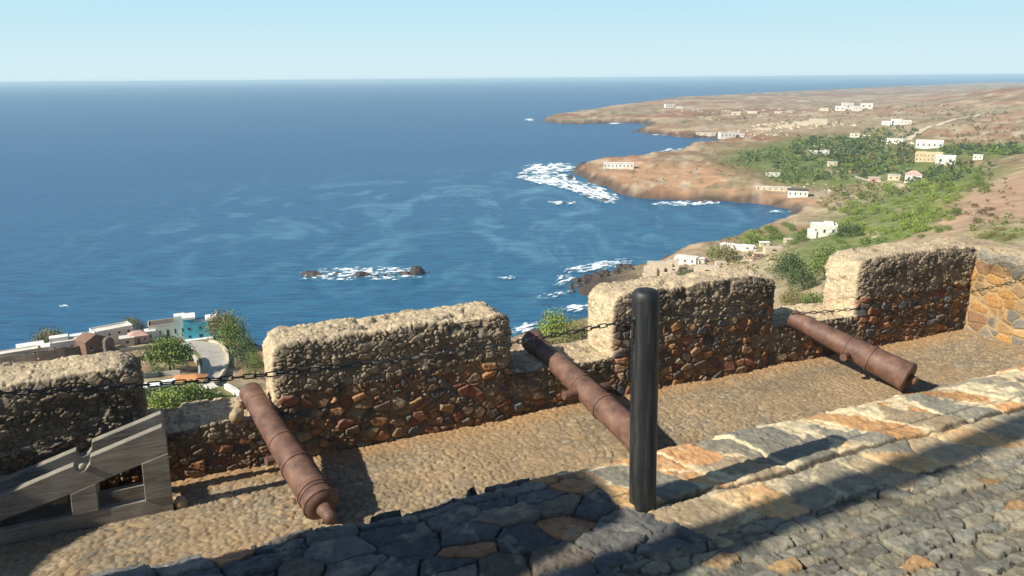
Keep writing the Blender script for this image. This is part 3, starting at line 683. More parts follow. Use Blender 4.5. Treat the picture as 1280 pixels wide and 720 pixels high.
def make_chain(A_, B_, sag, label, th=1.0):
    A_ = Vector(A_); B_ = Vector(B_)
    root = empty('chain', A_, label, 'chain', 'chains between the bollards')
    me = None; pitch = 0.0325
    def pos(t): return A_.lerp(B_, t) - Vector((0, 0, 4 * sag * t * (1 - t)))
    n = int((B_ - A_).length * 1.004 / pitch)
    # one welded link: a small stadium shaped ring
    mv = []; mf = []; R = 0.0068 * th; w = 0.0022 * th; hl = 0.0125; ring = []
    for k in range(20):
        a = 2 * pi * k / 20; ring.append(((hl if cos(a) > 0 else -hl) + R * cos(a), R * sin(a), cos(a), sin(a)))
    for (x, y, nx, ny) in ring:
        for j in range(8):
            b = 2 * pi * j / 8; mv.append((x + w * cos(b) * nx, y + w * cos(b) * ny, w * sin(b)))
    for k in range(20):
        for j in range(8): mf.append((k * 8 + j, ((k + 1) % 20) * 8 + j, ((k + 1) % 20) * 8 + (j + 1) % 8, k * 8 + (j + 1) % 8))
    first = None
    for i in range(n):
        t = (i + 0.5) / n; p = pos(t); d = (pos(t + 0.004) - pos(t - 0.004)).normalized()
        s = d.cross(Vector((0, 0, 1))).normalized(); u = s.cross(d)
        roll = radians(35 + (i % 2) * 90 + 9 * sin(i * 1.7))
        y = s * cos(roll) + u * sin(roll); z = d.cross(y)
        if first is None: first = o = link_mesh('link', mv, mf, M_chain, root)
        else: o = first.copy(); C.objects.link(o); o.parent = root
        q = p - A_
        o.matrix_local = Matrix(((d.x, y.x, z.x, q.x), (d.y, y.y, z.y, q.y), (d.z, y.z, z.z, q.z), (0, 0, 0, 1)))
    return root
make_chain(P(-1.0, vB, ZF + 0.93), P(uB - 0.055, vB, ZF + 0.785), 0.075, 'black iron chain hanging from the upright bollard to the left across the merlons')
make_chain(P(uB + 0.055, vB, ZF + 0.785), P(4.70, vB, ZF + 0.785), 0.118, 'black iron chain hanging from the upright bollard to the right towards the return wall', 0.7)

# ------------------------------------------------------------------ unseen shapes added at the left to cast shade into the view
ca, sa = cos(SUN_AZ), sin(SUN_AZ)
def AP(al, pv, z): return Vector((ca * al - sa * pv, sa * al + ca * pv, z))
M_plaster = surf('old_plaster', (0.42, 0.36, 0.26), 0.9, 0.25, 3, 0.4, 0.01, 20)
def shade_thing(name, al, label, cat, outline, depth, mat):
    o = empty(name, AP(al, -0.03, ZF), label, cat); o.rotation_euler = (0, 0, SUN_AZ)
    mb = MB(); n = len(outline)
    mb.add([(-depth, y, z) for y, z in outline] + [(0, y, z) for y, z in outline],
           [tuple(range(n))[::-1], tuple(range(n, 2 * n))] + [(i, (i + 1) % n, (i + 1) % n + n, i + n) for i in range(n)])
    mb.build('shaft', mat, o, 0.02); return o
TE = tan(SUN_EL)
def wz(al, w): return Z0 + w - al * TE - ZF            # height of a silhouette point standing at that distance
a1 = -1.7  # unseen pier, outline shaped to throw shade on the left kerb
shade_thing('shade_pier', a1, 'unseen plastered pier left of the kerb, added and shaped to cast its shade', 'shade caster',
            [(2.09, -0.3), (2.80, -0.3), (2.79, wz(a1, -.38)), (2.73, wz(a1, -.275)), (2.45, wz(a1, -.285)), (2.33, wz(a1, -.31)), (2.245, wz(a1, -.36)), (2.17, wz(a1, -.60)), (2.12, wz(a1, -.78))], 0.5, M_plaster)
a2 = -2.2  # unseen mast, added for the long shade band on the pavement
mast = empty('shade_mast', AP(a2, 1.945, ZF - 0.2), 'unseen tapering timber mast added to cast the shade band across the pavement', 'mast')
V, Fc = lathe([(0, .145), (1.5, .132), (3.0, .112), (4.9, .085), (4.93, .05)], 24, 2); link_mesh('shaft', V, Fc, M_wood, mast)
a3 = -4.6  # unseen wall, top outline set by the shade wanted on the terrace
o = empty('shade_wall', AP(a3, 0, ZD), 'unseen wall added at the left, its top shaped to shade the terrace end', 'wall'); o.rotation_euler = (0, 0, SUN_AZ)
mb = MB(); ol = [(5.2, -0.3), (8.1, -0.3), (8.1, Z0 - 3.62 - a3 * TE - ZD), (7.62, Z0 - 3.70 - a3 * TE - ZD), (7.2, Z0 - 3.93 - a3 * TE - ZD), (7.0, Z0 - 4.18 - a3 * TE - ZD), (6.6, Z0 - 4.34 - a3 * TE - ZD), (5.2, Z0 - 4.9 - a3 * TE - ZD)]
n = len(ol); mb.add([(-0.5, y, z) for y, z in ol] + [(0, y, z) for y, z in ol], [tuple(range(n))[::-1], tuple(range(n, 2 * n))] + [(i, (i + 1) % n, (i + 1) % n + n, i + n) for i in range(n)])
mb.build('masonry', M_plaster, o, 0.03)

# ------------------------------------------------------------------ houses
def plaster(name, c, v=0.25): return surf(name, c, 0.85, v, 0.35, 0, two=tuple(0.84 * q for q in (c[0], c[1] * .97, c[2] * .92)))
M_white = plaster('white_plaster', (0.72, 0.69, 0.62)); M_cream = plaster('cream_plaster', (0.62, 0.53, 0.38)); M_ochre = plaster('ochre_plaster', (0.60, 0.47, 0.28))
M_pink = plaster('pink_plaster', (0.52, 0.33, 0.28)); M_blue = plaster('turquoise_plaster', (0.10, 0.46, 0.58)); M_brick = plaster('red_brown_brick', (0.20, 0.12, 0.085), 0.3)
M_tile = plaster('orange_roof', (0.55, 0.25, 0.10), 0.25); M_ruin = surf('bleached_ruin_stone', (0.52, 0.44, 0.32), 0.9, 0.3, 0.6, 0.5, 0.3, 1.5); M_darkwall = surf('dark_rubble', (0.14, 0.115, 0.09), 0.9, 0.5, 0.9, 0.6, 0.3, 1.8)
M_glass = surf('dark_window', (0.03, 0.035, 0.045), 0.25, 0.2, 2, 0, spec=0.5); M_slab = plaster('pale_roof_slab', (0.66, 0.62, 0.54)); M_droof = plaster('dark_roof', (0.10, 0.085, 0.075), 0.3); M_wtrim = plaster('white_trim', (0.78, 0.77, 0.74))
M_conc = surf('pale_concrete', (0.40, 0.37, 0.31), 0.9, 0.2, 0.4, 0.2, 0.1, 1.0)
def house(name, label, base_px, wpx, hpx, depth=0.7, wall=M_white, roof='flat', roofm=None, wins=0, storeys=1, door=False, turn=0.0, group=None, cat='house', trim=None, ext=None, sink=1.5):
    """a house on the ground seen at base_px: so many pixels wide and high at that distance"""
    g = hit(*base_px); D = sqrt(g[0] ** 2 + g[1] ** 2 + (Z0 - g[2]) ** 2)
    far_ = D > 380; w = wpx / FPX * D * (0.9 if far_ else 1); h = hpx / FPX * D * (0.72 if far_ else 1.0); d = max(3.5, w * depth)
    face = -math.atan2(g[0], g[1]) + turn
    r = empty(name, g, label, cat, group, face)
    mb = MB(); mb.box(-w / 2, w / 2, 0, d, -sink, h); 
    if ext:
        for (x0, x1, y0, y1, hh) in ext: mb.box(x0 * w, x1 * w, y0 * d, y1 * d, -sink, hh * h)
    if roof == 'gable':
        rh = h * 0.38; mb.add([(-w / 2, 0, h), (w / 2, 0, h), (0, 0, h + rh), (-w / 2, d, h), (w / 2, d, h), (0, d, h + rh)], [(0, 1, 2), (5, 4, 3)])
    mb.build('wall', wall, r)
    t = max(0.18, h * 0.05); o_ = 0.03 * w
    rb = MB()
    if roof == 'flat':
        rb.box(-w / 2 + .3, w / 2 - .3, .3, d - .3, h - .25, h + .05); rb.build('roof', roofm or M_slab, r)
        pb = MB(); pt_ = 0.28; ph = h * 0.10
        pb.box(-w / 2, w / 2, -.02, pt_, h + .003, h + ph); pb.box(-w / 2, w / 2, d - pt_, d, h + .003, h + ph); pb.box(-w / 2, -w / 2 + pt_, pt_, d - pt_, h + .003, h + ph); pb.box(w / 2 - pt_, w / 2, pt_, d - pt_, h + .003, h + ph)
        pb.build('roof_parapet', trim or wall, r)
    elif roof == 'slab':
        rb.box(-w / 2 - .35, w / 2 + .35, -.35, d + .35, h + .003, h + t + .1); rb.build('roof', roofm or M_slab, r)
    elif roof == 'gable':
        for s in (-1, 1):
            rb.add([(s * (w / 2 + .3), -.4, h - .15), (0, -.4, h + rh + .05), (0, d + .4, h + rh + .05), (s * (w / 2 + .3), d + .4, h - .15),
                    (s * (w / 2 + .3), -.4, h + .15), (0, -.4, h + rh + .35), (0, d + .4, h + rh + .35), (s * (w / 2 + .3), d + .4, h + .15)],
                   [(0, 1, 2, 3), (7, 6, 5, 4), (0, 4, 5, 1), (1, 5, 6, 2), (2, 6, 7, 3), (3, 7, 4, 0)])
        rb.build('roof', roofm or M_tile, r)
    elif roof == 'hip':
        rh = h * 0.55; e = .35; x0, x1, y0, y1 = -w / 2 - e, w / 2 + e, -e, d + e; rx = max(0.1, w / 2 - d / 2)
        rb.add([(x0, y0, h), (x1, y0, h), (x1, y1, h), (x0, y1, h), (-rx, d / 2, h + rh), (rx, d / 2, h + rh)], [(3, 2, 1, 0), (0, 1, 5, 4), (1, 2, 5), (2, 3, 4, 5), (3, 0, 4)])
        rb.build('roof', roofm or M_tile, r)
    first = None
    if wins:
        ws = w / wins; sh = h / storeys
        for s_ in range(storeys):
            for k in range(wins):
                if door and s_ == 0 and k == wins // 2:
                    db = MB(); db.box(-ws * .16, ws * .16, -.05, .03, 0.02, sh * .68); dd = db.build('door', M_glass, r); dd.location = (-w / 2 + ws * (k + .5), 0, 0); continue
                if first is None:
                    wb = MB(); wb.box(-ws * .12, ws * .12, -.04, .03, -sh * .16, sh * .16); first = q_ = wb.build('window', M_glass, r)
                    fb_ = MB(); fb_.box(-ws * .15, ws * .15, -.08, -.001, -sh * .21, -sh * .163); fb_.build('sill', trim or M_wtrim, q_)
                    sill0 = q_.children[0] if q_.children else None
                else:
                    q_ = first.copy(); C.objects.link(q_); q_.parent = r
                    for ch in [o2 for o2 in r.children_recursive if o2.parent == first]:
                        c2 = ch.copy(); C.objects.link(c2); c2.parent = q_
                q_.location = (-w / 2 + ws * (k + .5), 0, sh * (s_ + .52))
    return r, w, d, h
def block_wall(name, label, pts_px, h, t, mat, cat='wall'):      # a wall following the ground through spots of the view
    ps = [hit(*p) for p in pts_px]; o = empty(name, ps[0], label, cat); mb = MB(); n = 0
    pl = []
    for a, b in zip(ps[:-1], ps[1:]):
        for k in range(5): pl.append(a + (b - a) * k / 5)
    pl.append(ps[-1]); pl = np.array(pl); V = []; F = []
    for i, p in enumerate(pl):
        d = pl[min(i + 1, len(pl) - 1)] - pl[max(i - 1, 0)]; nn_ = np.array([-d[1], d[0], 0]) / max(1e-6, np.hypot(d[0], d[1])) * t / 2
        g = ground(p[0], p[1]); jig = (hsh(i, 3, 0, len(label)) - 0.5) * 0.25 * h
        for q_ in (p - nn_, p + nn_):
            V += [(q_[0] - ps[0][0], q_[1] - ps[0][1], g - 1.2 - ps[0][2]), (q_[0] - ps[0][0], q_[1] - ps[0][1], g + h + jig - ps[0][2])]
    for i in range(len(pl) - 1):
        a = 4 * i; b = a + 4; F += [(a, b, b + 1, a + 1), (a + 2, a + 3, b + 3, b + 2), (a + 1, b + 1, b + 3, a + 3)]
    F += [(0, 1, 3, 2), (len(V) - 4, len(V) - 2, len(V) - 1, len(V) - 3)]
    link_mesh('masonry', V, F, mat, o, smooth=False); return o
# the village on the shore below, at the left
house('long_house', 'long low white house with a flat roof at the left end of the village', (24, 451), 38, 9, 0.35, M_cream, 'flat', wins=5)
block_wall('ruined_wall', 'broken grey brown wall in front of the long low white house', [(2, 456), (20, 453), (46, 452)], 2.6, 0.8, M_darkwall)
block_wall('stone_wall', 'long dark stone wall running up to the red brown gabled house', [(50, 452), (82, 447), (113, 441)], 3.6, 0.8, M_darkwall)
house('flat_house', 'white house with two flat roof levels behind the long dark stone wall', (86, 441), 33, 12, 0.5, M_white, 'flat', wins=4, ext=[(-0.5, 0.05, 0.5, 1.2, 1.35)])
house('gabled_house', 'red brown brick house with a tall rounded gable in the shore village', (122, 442), 24, 15, 0.8, M_brick, 'gable', M_brick, wins=2, turn=0.5)
g = hit(139, 443); D = np.linalg.norm(g - np.array([0, 0, Z0])); o = empty('arched_gable', g, 'grey brown ruined gable wall with a rounded top standing against the red brown gabled house', 'ruin', None, -math.atan2(g[0], g[1]) + 0.55)
hw = 5.5 / FPX * D; hh_ = 19 / FPX * D; mb = MB(); mb.prism([(-hw, -1), (hw, -1), (hw, hh_ - hw)] + [(hw * cos(pi * k / 12), hh_ - hw + hw * sin(pi * k / 12)) for k in range(1, 12)] + [(-hw, hh_ - hw)], 0, 1.6); mb.build('wall', M_darkwall, o)
mb = MB(); mb.prism([(-hw * .3, 0.1), (hw * .3, 0.1), (hw * .3, hh_ * .4)] + [(hw * .3 * cos(pi * k / 8), hh_ * .4 + hw * .3 * sin(pi * k / 8)) for k in range(1, 8)] + [(-hw * .3, hh_ * .4)], -0.06, 0.05); mb.build('doorway', M_glass, o)
house('tall_house', 'white house with a dark shaded ground floor behind the ruin with a pointed arch', (145, 431), 40, 17, 0.5, M_white, 'flat', wins=4, storeys=2, turn=0.25)
house('pink_house', 'small pink house with a pink hipped roof between two white houses', (174, 430), 20, 9, 0.8, M_pink, 'hip', M_pink, wins=3, door=True)
house('villa', 'white villa with a dark roof terrace standing beside the turquoise house', (211, 424), 40, 16, 0.6, M_white, 'flat', M_droof, wins=5, storeys=1, door=True, trim=M_cream, ext=[(0.2, 0.5, 0.3, 0.9, 1.45)])
r, w, d, h = house('turquoise_house', 'turquoise two storey house with white trimmed terraces above the hairpin road', (252, 425), 36, 19, 0.6, M_blue, 'flat', M_slab, wins=3, storeys=2, door=True, trim=M_blue, ext=[(-0.5, -0.2, 0.2, 0.9, 1.35), (0.25, 0.5, 0.1, 0.8, 1.12)])
for a in ((-0.52, -0.12, h * 1.36, h * 1.48), (0.18, 0.52, h * 1.13, h * 1.24)):
    mb = MB(); mb.box(a[0] * w, a[1] * w, -0.25, d * 0.95, a[2], a[3]); mb.build('roof_slab', M_wtrim, r)
mb = MB(); mb.box(-w * .5, w * .35, -2.2, -0.05, -1.4, h * 0.12); mb.build('porch', M_wtrim, r)
house('orange_house', 'house with a pale orange pitched roof half sunk among the garden trees', (233, 484), 36, 7, 0.6, M_cream, 'hip', M_tile, wins=3, turn=-0.35)
house('shed', 'low white shed left of the orange roofed house', (200, 489), 32, 6, 0.35, M_white, 'slab', M_wtrim, wins=2)
house('shed', 'small cream shed right of the orange roofed house', (264, 496), 15, 9, 0.7, M_cream, 'slab', M_slab, wins=1, turn=0.3)
block_wall('ramp_wall', 'white sloping wall by the muzzle of the ringed cannon', [(283, 486), (292, 491), (303, 500)], 1.6, 1.2, M_white)
block_wall('lane_wall', 'pale wall along the lane in front of the pink house', [(150, 441), (176, 437), (206, 433)], 1.4, 0.7, M_cream)
block_wall('field_wall', 'short grey wall left of the round tree in the road bend', [(166, 452), (192, 449)], 1.8, 0.7, M_darkwall)
block_wall('field_wall', 'grey terrace wall below the round tree, above the white shed', [(172, 474), (200, 470), (226, 470)], 1.6, 0.7, M_conc)
house('store', 'small cream store between the tall white house and the pink house', (160, 433), 14, 9, 0.8, M_cream, 'slab', M_slab, wins=1)
house('store', 'small white store between the pink house and the white villa', (189, 427), 10, 11, 0.8, M_white, 'slab', M_wtrim, wins=1)
house('back_house', 'white flat roofed house behind the two level flat house, nearer the sea', (104, 428), 26, 9, 0.6, M_white, 'slab', M_wtrim, wins=3)
# hairpin road with its outer and inner walls
def ribbon(name, pts_px, width, mat, lift=0.25, label=None, cat=None):
    ps = np.array([hit(*p)[:2] for p in pts_px]); n = 60
    t = np.linspace(0, len(ps) - 1, n); i0 = np.minimum(t.astype(int), len(ps) - 2); f = (t - i0)[:, None]
    pm = lambda k: ps[np.clip(k, 0, len(ps) - 1)]
    p0, p1, p2, p3 = pm(i0 - 1), pm(i0), pm(i0 + 1), pm(i0 + 2)
    c_ = 0.5 * (2 * p1 + (p2 - p0) * f + (2 * p0 - 5 * p1 + 4 * p2 - p3) * f ** 2 + (3 * p1 - p0 - 3 * p2 + p3) * f ** 3)
    tn = np.gradient(c_, axis=0); tn /= np.linalg.norm(tn, axis=1)[:, None]; nn_ = np.stack([-tn[:, 1], tn[:, 0]], 1)
    V = []; m = 9
    wd = width if not callable(width) else None
    for i in range(n):
        w_ = wd if wd else width(i / (n - 1))
        zs = [ground(*(c_[i] + nn_[i] * w_ * (k / (m - 1) - 0.5))) for k in range(m)]
        zc = np.array(zs) * 0.5 + np.mean(zs) * 0.5 if w_ > 3 else np.array(zs)
        zc = np.maximum(zc, np.array(zs))
        for k in range(m): q_ = c_[i] + nn_[i] * w_ * (k / (m - 1) - 0.5); V.append((q_[0], q_[1], zc[k] + lift))
    o = link_mesh(name, V, gridf(n, m), mat); o['kind'] = 'structure'
    return c_, nn_
ribbon('road', [(192, 436), (225, 431), (252, 433), (268, 442), (271, 455), (263, 470), (252, 482)], lambda t: 6 + 5 * sin(pi * min(1, t * 1.15)), M_conc)
block_wall('kerb_wall', 'pale kerb wall curving round the outside of the hairpin road', [(262, 429), (276, 432), (284, 443), (285, 456), (278, 470), (266, 483)], 1.3, 0.9, M_cream)
block_wall('bend_wall', 'grey retaining wall inside the bend of the hairpin road', [(228, 452), (240, 449), (247, 456), (250, 468), (250, 476)], 2.6, 0.6, M_conc)
track_m = surf('pale_dust', (0.55, 0.46, 0.31), 0.95, 0.2, 0.1, 0)
ribbon('dirt_track', [(1108, 178), (1128, 176), (1146, 168), (1164, 158), (1186, 152), (1204, 148), (1226, 143)], 11, track_m, 0.8)
ribbon('village_lane', [(1040, 212), (1062, 216), (1085, 226), (1108, 231), (1130, 236)], 6, track_m, 0.5)
# along the near shore, right of the middle
house('ruined_chapel', 'bleached white roofless chapel on the shore point behind the middle merlon', (824, 346), 34, 21, 0.6, M_ruin, 'none', wins=2, cat='ruin', ext=[(-0.62, -0.1, -0.15, 0.5, 0.7), (0.3, 0.75, 0.4, 1.2, 1.1)])
house('ruin', 'low white ruin with two small openings behind the bleached chapel', (856, 331), 30, 13, 0.5, M_white, 'none', wins=3, cat='ruin', turn=-0.3, ext=[(0.2, 0.6, 0.2, 1.0, 0.7)])
house('ruin', 'pale broken block right of the dark hollow, lower than the bleached chapel', (884, 344), 30, 13, 0.5, M_ruin, 'none', wins=1, cat='ruin', ext=[(-0.6, 0.1, 0.3, 1, 0.75)])
house('shore_house', 'long white flat house on the green slope above the bay water', (915, 314), 34, 9, 0.35, M_white, 'slab', M_wtrim, wins=4, turn=-0.35)
house('hut', 'small brown stone hut below the long white flat house', (948, 324), 12, 9, 0.8, M_brick, 'slab', M_ruin, wins=1)
house('white_cottage', 'white cottage with a stepped outline alone on the green slope above the bay', (1030, 296), 32, 17, 0.7, M_white, 'flat', M_wtrim, wins=3, turn=0.1, ext=[(-0.62, -0.3, -0.1, 0.6, 0.55), (0.0, 0.35, 0.3, 0.9, 1.28)])
house('ruin', 'pale yellow ruined walls just left of the white cottage on the slope', (968, 316), 24, 8, 0.5, M_ruin, 'none', wins=1, cat='ruin', turn=0.3)
for b, w_, h_, m_, tn, lab in (((873, 330), 16, 8, M_white, 0.2, 'small white ruin just right of the low one with two openings'), ((842, 341), 14, 9, M_ruin, -0.2, 'small pale ruin tucked behind the right side of the bleached chapel'), ((902, 333), 14, 7, M_ruin, 0.3, 'pale broken hut below the long white shore house, left of the olive bush'),
      ((934, 313), 16, 7, M_white, -0.2, 'small white house at the right end of the long white shore house'), ((956, 308), 12, 6, M_cream, 0.2, 'small cream house on the crest above the yellow ruined walls'), ((985, 303), 12, 6, M_ruin, 0.0, 'small pale ruin half way along the crest towards the white cottage')):
    house('ruin' if m_ is M_ruin else 'shore_house', lab, b, w_, h_, 0.6, m_, 'none' if m_ is M_ruin else 'slab', M_wtrim, wins=1, turn=tn, cat='ruin' if m_ is M_ruin or 'ruin' in lab else 'house')
for b, w_, h_, m_, lab in (((40, 446), 24, 10, M_white, 'white house rising behind the long low house at the left end of the village'), ((66, 443), 18, 9, M_cream, 'cream house between the dark stone wall and the olive shore bush'), ((128, 429), 16, 9, M_white, 'white house peeping over the roof of the red brown gabled house'),
      ((240, 418), 12, 12, M_white, 'narrow white house squeezed between the villa and the turquoise house'), ((8, 452), 16, 8, M_cream, 'cream house at the very left edge of the village')):
    house('back_house', lab, b, w_, h_, 0.7, m_, 'slab', M_wtrim, wins=2)
# the bay and its headland
house('beach_house', 'white house with a wide dark roof at the head of the bay', (997, 247), 25, 11, 0.7, M_white, 'slab', M_droof, wins=4)
house('long_shed', 'long low cream shed leading to the dark roofed house at the bay', (966, 239), 44, 6, 0.2, M_cream, 'slab', M_slab, wins=6)
house('barrack', 'long white building with a dark band of openings alone on the orange headland', (773, 211), 41, 9, 0.25, M_white, 'slab', M_wtrim, wins=8)
# the palm valley
house('white_house', 'white flat roofed house at the upper edge of the palm valley', (1161, 186), 30, 11, 0.5, M_white, 'flat', M_wtrim, wins=5)
house('ochre_house', 'ochre two storey house with rows of windows in the palm valley', (1160, 203), 30, 13, 0.5, M_ochre, 'flat', M_slab, wins=7, storeys=2)
house('white_house', 'plain white block adjoining the right end of the ochre house', (1181, 207), 21, 13, 0.7, M_white, 'slab', M_wtrim, wins=2)
house('pink_roofed_house', 'white house with a pink hipped roof below the ochre house', (1141, 228), 19, 11, 0.7, M_white, 'hip', M_pink, wins=2)
house('cottage', 'low cream cottage just left of the pink roofed white house', (1117, 226), 14, 8, 0.6, M_cream, 'slab', M_slab, wins=2)
house('cottage', 'pinkish ruined cottage at the upper end of the pale garden wall', (1092, 229), 14, 8, 0.7, M_pink, 'slab', M_ruin, wins=1)
block_wall('garden_wall', 'pale yellow garden wall running down from the pinkish cottage', [(1098, 231), (1112, 234), (1130, 238)], 4.0, 1.2, M_ruin)
house('farmhouse', 'long white farmhouse among the palms left of the valley centre', (1023, 193), 26, 5, 0.3, M_white, 'slab', M_wtrim, wins=4)
house('farmhouse', 'cream farmhouse below the long white farmhouse in the palms', (1040, 208), 12, 6, 0.6, M_cream, 'slab', M_slab, wins=2)
house('farmhouse', 'small white farmhouse at the left edge of the palms above the bay house', (966, 221), 18, 5, 0.5, M_white, 'slab', M_slab, wins=2)
house('farmhouse', 'small white house on the right edge of the palms below the brown plateau', (1222, 200), 10, 7, 0.7, M_white, 'slab', M_wtrim, wins=2)
house('farmhouse', 'white house at the lower start of the pale dirt track', (1118, 180), 18, 7, 0.5, M_white, 'slab', M_wtrim, wins=3)
house('farmhouse', 'small white house among palms between the dirt track and the white terrace houses', (1068, 172), 11, 6, 0.7, M_white, 'slab', M_slab, wins=2)
# the plateau beyond
far = [((1050, 138.5), 12, 7, 'white house at the left end of the row on the plateau skyline'), ((1060, 137.5), 13, 10, 'tallest white house in the row on the plateau skyline'), ((1072, 138.5), 11, 7, 'low white house third along the row on the plateau skyline'), ((1083, 136), 14, 8, 'broad white house at the right end of the row on the plateau skyline'),
       ((1030, 138.5), 11, 4, 'low pale house just apart to the left of the skyline row'), ((1108, 157), 12, 6, 'white terrace house, left one of the three beside the plateau edge'), ((1120, 156), 13, 8, 'white terrace house, middle one of the three beside the plateau edge'), ((1132, 156), 13, 6, 'white terrace house, right one of the three beside the plateau edge'),
       ((838, 135), 13, 6, 'white house alone on the far headland'), ((850, 135.5), 9, 3, 'low annex beside the white house on the far headland'), ((920, 144), 12, 5, 'pale dome roofed house on the bare plateau'), ((940, 142), 14, 3, 'low pale house right of the dome roofed one on the plateau'),
       ((973, 142), 10, 3, 'small pale house, left one of a pair on the bare plateau'), ((988, 141.5), 9, 3, 'small pale house, right one of a pair on the bare plateau'),
       ((910, 173), 20, 9, 'white house by the little beach below the far headland'), ((926, 172), 9, 6, 'small white house behind the one at the little beach'), ((882, 170), 26, 4, 'long cream boathouse on the little beach below the far headland')]
for i, (b, w_, h_, lab) in enumerate(far):
    house('far_house', lab, b, w_, h_, 0.6, M_cream if 'cream' in lab or 'pale' in lab else M_white, 'slab', M_wtrim if i % 2 else M_slab, wins=2 + i % 3, turn=0.3 * sin(i))
ruins = [((985, 160), 16, 5, 'ochre ruined terrace wall at the left end of the row below the plateau'), ((1003, 157), 16, 6, 'ochre ruined terrace wall in the middle of the row below the plateau'), ((1022, 156), 22, 9, 'highest ochre ruined terrace at the right of the row below the plateau'), ((955, 163), 18, 4, 'low ochre terrace wall beyond the dark bushes below the plateau')]
for b, w_, h_, lab in ruins: house('terrace_ruin', lab, b, w_, h_, 0.4, M_ruin, 'none', cat='ruin', ext=[(-0.8, -0.2, 0.2, 0.9, 0.6)])

# ------------------------------------------------------------------ trees and shrubs
rng = np.random.default_rng(4)
def leafmesh(name, crowns, mat=None):
    """crowns: list of (cx,cy,cz, rx,ry,rz, leaves, leaf size, colour): leaf quads gathered in clumps through each crown"""
    Vs = []; Cs = []
    for cx, cy, cz, rx, ry, rz, n, ls, colr in crowns:
        k = max(4, int(n / 14)); d = rng.normal(size=(k, 3)); d /= np.linalg.norm(d, axis=1)[:, None]
        rad = rng.uniform(0.35, 1.0, k) ** 0.6; cc = d * rad[:, None]; cc[:, 2] = np.abs(cc[:, 2]) * 1.25 - 0.3
        cc *= rng.uniform(0.85, 1.18, (k, 1))
        which = rng.integers(0, k, n); p = cc[which] + rng.normal(size=(n, 3)) * 0.15
        p = p * np.array([rx, ry, rz]) + np.array([cx, cy, cz])
        a = rng.normal(size=(n, 3)); a /= np.linalg.norm(a, axis=1)[:, None]; b = np.cross(a, rng.normal(size=(n, 3))); b /= np.linalg.norm(b, axis=1)[:, None]
        s = ls * rng.uniform(0.6, 1.3, (n, 1)); a = a * s; b = b * s * 0.65
        Vs.append(np.stack([p - a, p + b * .9, p + a, p - b * .9], 1).reshape(-1, 3))
        tint = (0.7 + 0.6 * rng.random(k))[which][:, None] * (0.85 + 0.3 * rng.random((n, 1)))
        warm = rng.random(k)[which][:, None]
        cl_ = np.asarray(colr) * tint * (1 + np.array([0.25, 0.05, -0.2]) * (warm - 0.5)); Cs.append(np.repeat(cl_, 4, 0))
    V = np.concatenate(Vs); F = np.arange(len(V)).reshape(-1, 4)
    return V, F, np.concatenate(Cs)
GREEN = (0.15, 0.20, 0.05); DARK = (0.09, 0.125, 0.05); BRIGHT = (0.22, 0.28, 0.06); OLIVE = (0.21, 0.19, 0.075); DRY = (0.17, 0.12, 0.07)
def shrub_thing(name, label, px, py, wpx, hpx, colr, n=420, trunk=0.0, group=None, cat='shrub'):
    g = hit(px, py); D = sqrt(g[0] ** 2 + g[1] ** 2 + (Z0 - g[2]) ** 2); w = wpx / FPX * D / 2; h = hpx / FPX * D
    r = empty(name, g, label, cat, group)
    th = h * trunk; rz = (h - th) / 1.55
    V, F, c_ = leafmesh('crown', [(0, 0, th + rz * 0.45, w, w * 0.9, rz, int(n * 4), max(0.07, w * 0.055), colr)])
    link_mesh('crown', V, F, M_leaf, r, c_, smooth=False)
    mb_r = max(0.05, w * 0.06)
    Vt = []; Ft = []
    def limb(a, b, r0, r1):
        a = np.array(a, float); b = np.array(b, float); d = b - a; d /= np.linalg.norm(d); s = np.cross(d, [0.3, 0.9, 0.1]); s /= np.linalg.norm(s); t_ = np.cross(d, s); bb = len(Vt)
        for p, rr in ((a, r0), (b, r1)):
            for k in range(7): Vt.append(tuple(p + rr * (cos(2 * pi * k / 7) * s + sin(2 * pi * k / 7) * t_)))
        for k in range(7): Ft.append((bb + k, bb + (k + 1) % 7, bb + 7 + (k + 1) % 7, bb + 7 + k))
    top = th + rz * 0.3
    limb((0, 0, -0.3), (0.04 * w, 0, top), mb_r, mb_r * 0.6)
    for k in range(5):
        a = k * 1.256 + px; limb((0, 0, top * 0.75), (w * .55 * cos(a), w * .55 * sin(a), top + rz * 0.5), mb_r * .55, mb_r * .2)
    link_mesh('trunk', Vt, Ft, M_trunk, r)
    return r
shrub_thing('tree', 'round green tree with a bare trunk inside the bend of the hairpin road', 213, 464, 50, 42, GREEN, 1100, 0.28, cat='tree')
shrub_thing('tree', 'olive green tree left of the crag behind the turquoise house', 280, 426, 34, 40, OLIVE, 800, 0.15, cat='tree')
shrub_thing('tree', 'tall green tree at the right end of the shore village beside the dark crag', 293, 440, 34, 48, GREEN, 900, 0.12, cat='tree')
shrub_thing('shrub', 'green bush right of the dark crag, touching the left end of the wide merlon', 320, 473, 26, 42, GREEN, 600)
shrub_thing('shrub', 'olive bush on the shore behind the long white house', 63, 430, 34, 17, OLIVE, 500)
shrub_thing('shrub', 'olive bush between the tall white house and the cream villa', 164, 415, 28, 18, OLIVE, 500)
shrub_thing('shrub', 'bright green bush at the bottom of the garden beside the carriage', 200, 527, 56, 36, BRIGHT, 900)
shrub_thing('shrub', 'dark green garden tree below the orange roofed house', 237, 514, 58, 36, GREEN, 900)
shrub_thing('shrub', 'dark garden bush left of the bright green one', 186, 510, 36, 26, DARK, 500)
shrub_thing('shrub', 'small green garden bush below the cream shed', 272, 512, 26, 28, GREEN, 500)
shrub_thing('shrub', 'low green bush at the foot of the round tree', 196, 470, 24, 12, DARK, 300)
shrub_thing('shrub', 'bright green bush above the surf in the middle opening', 694, 428, 44, 44, BRIGHT, 900)
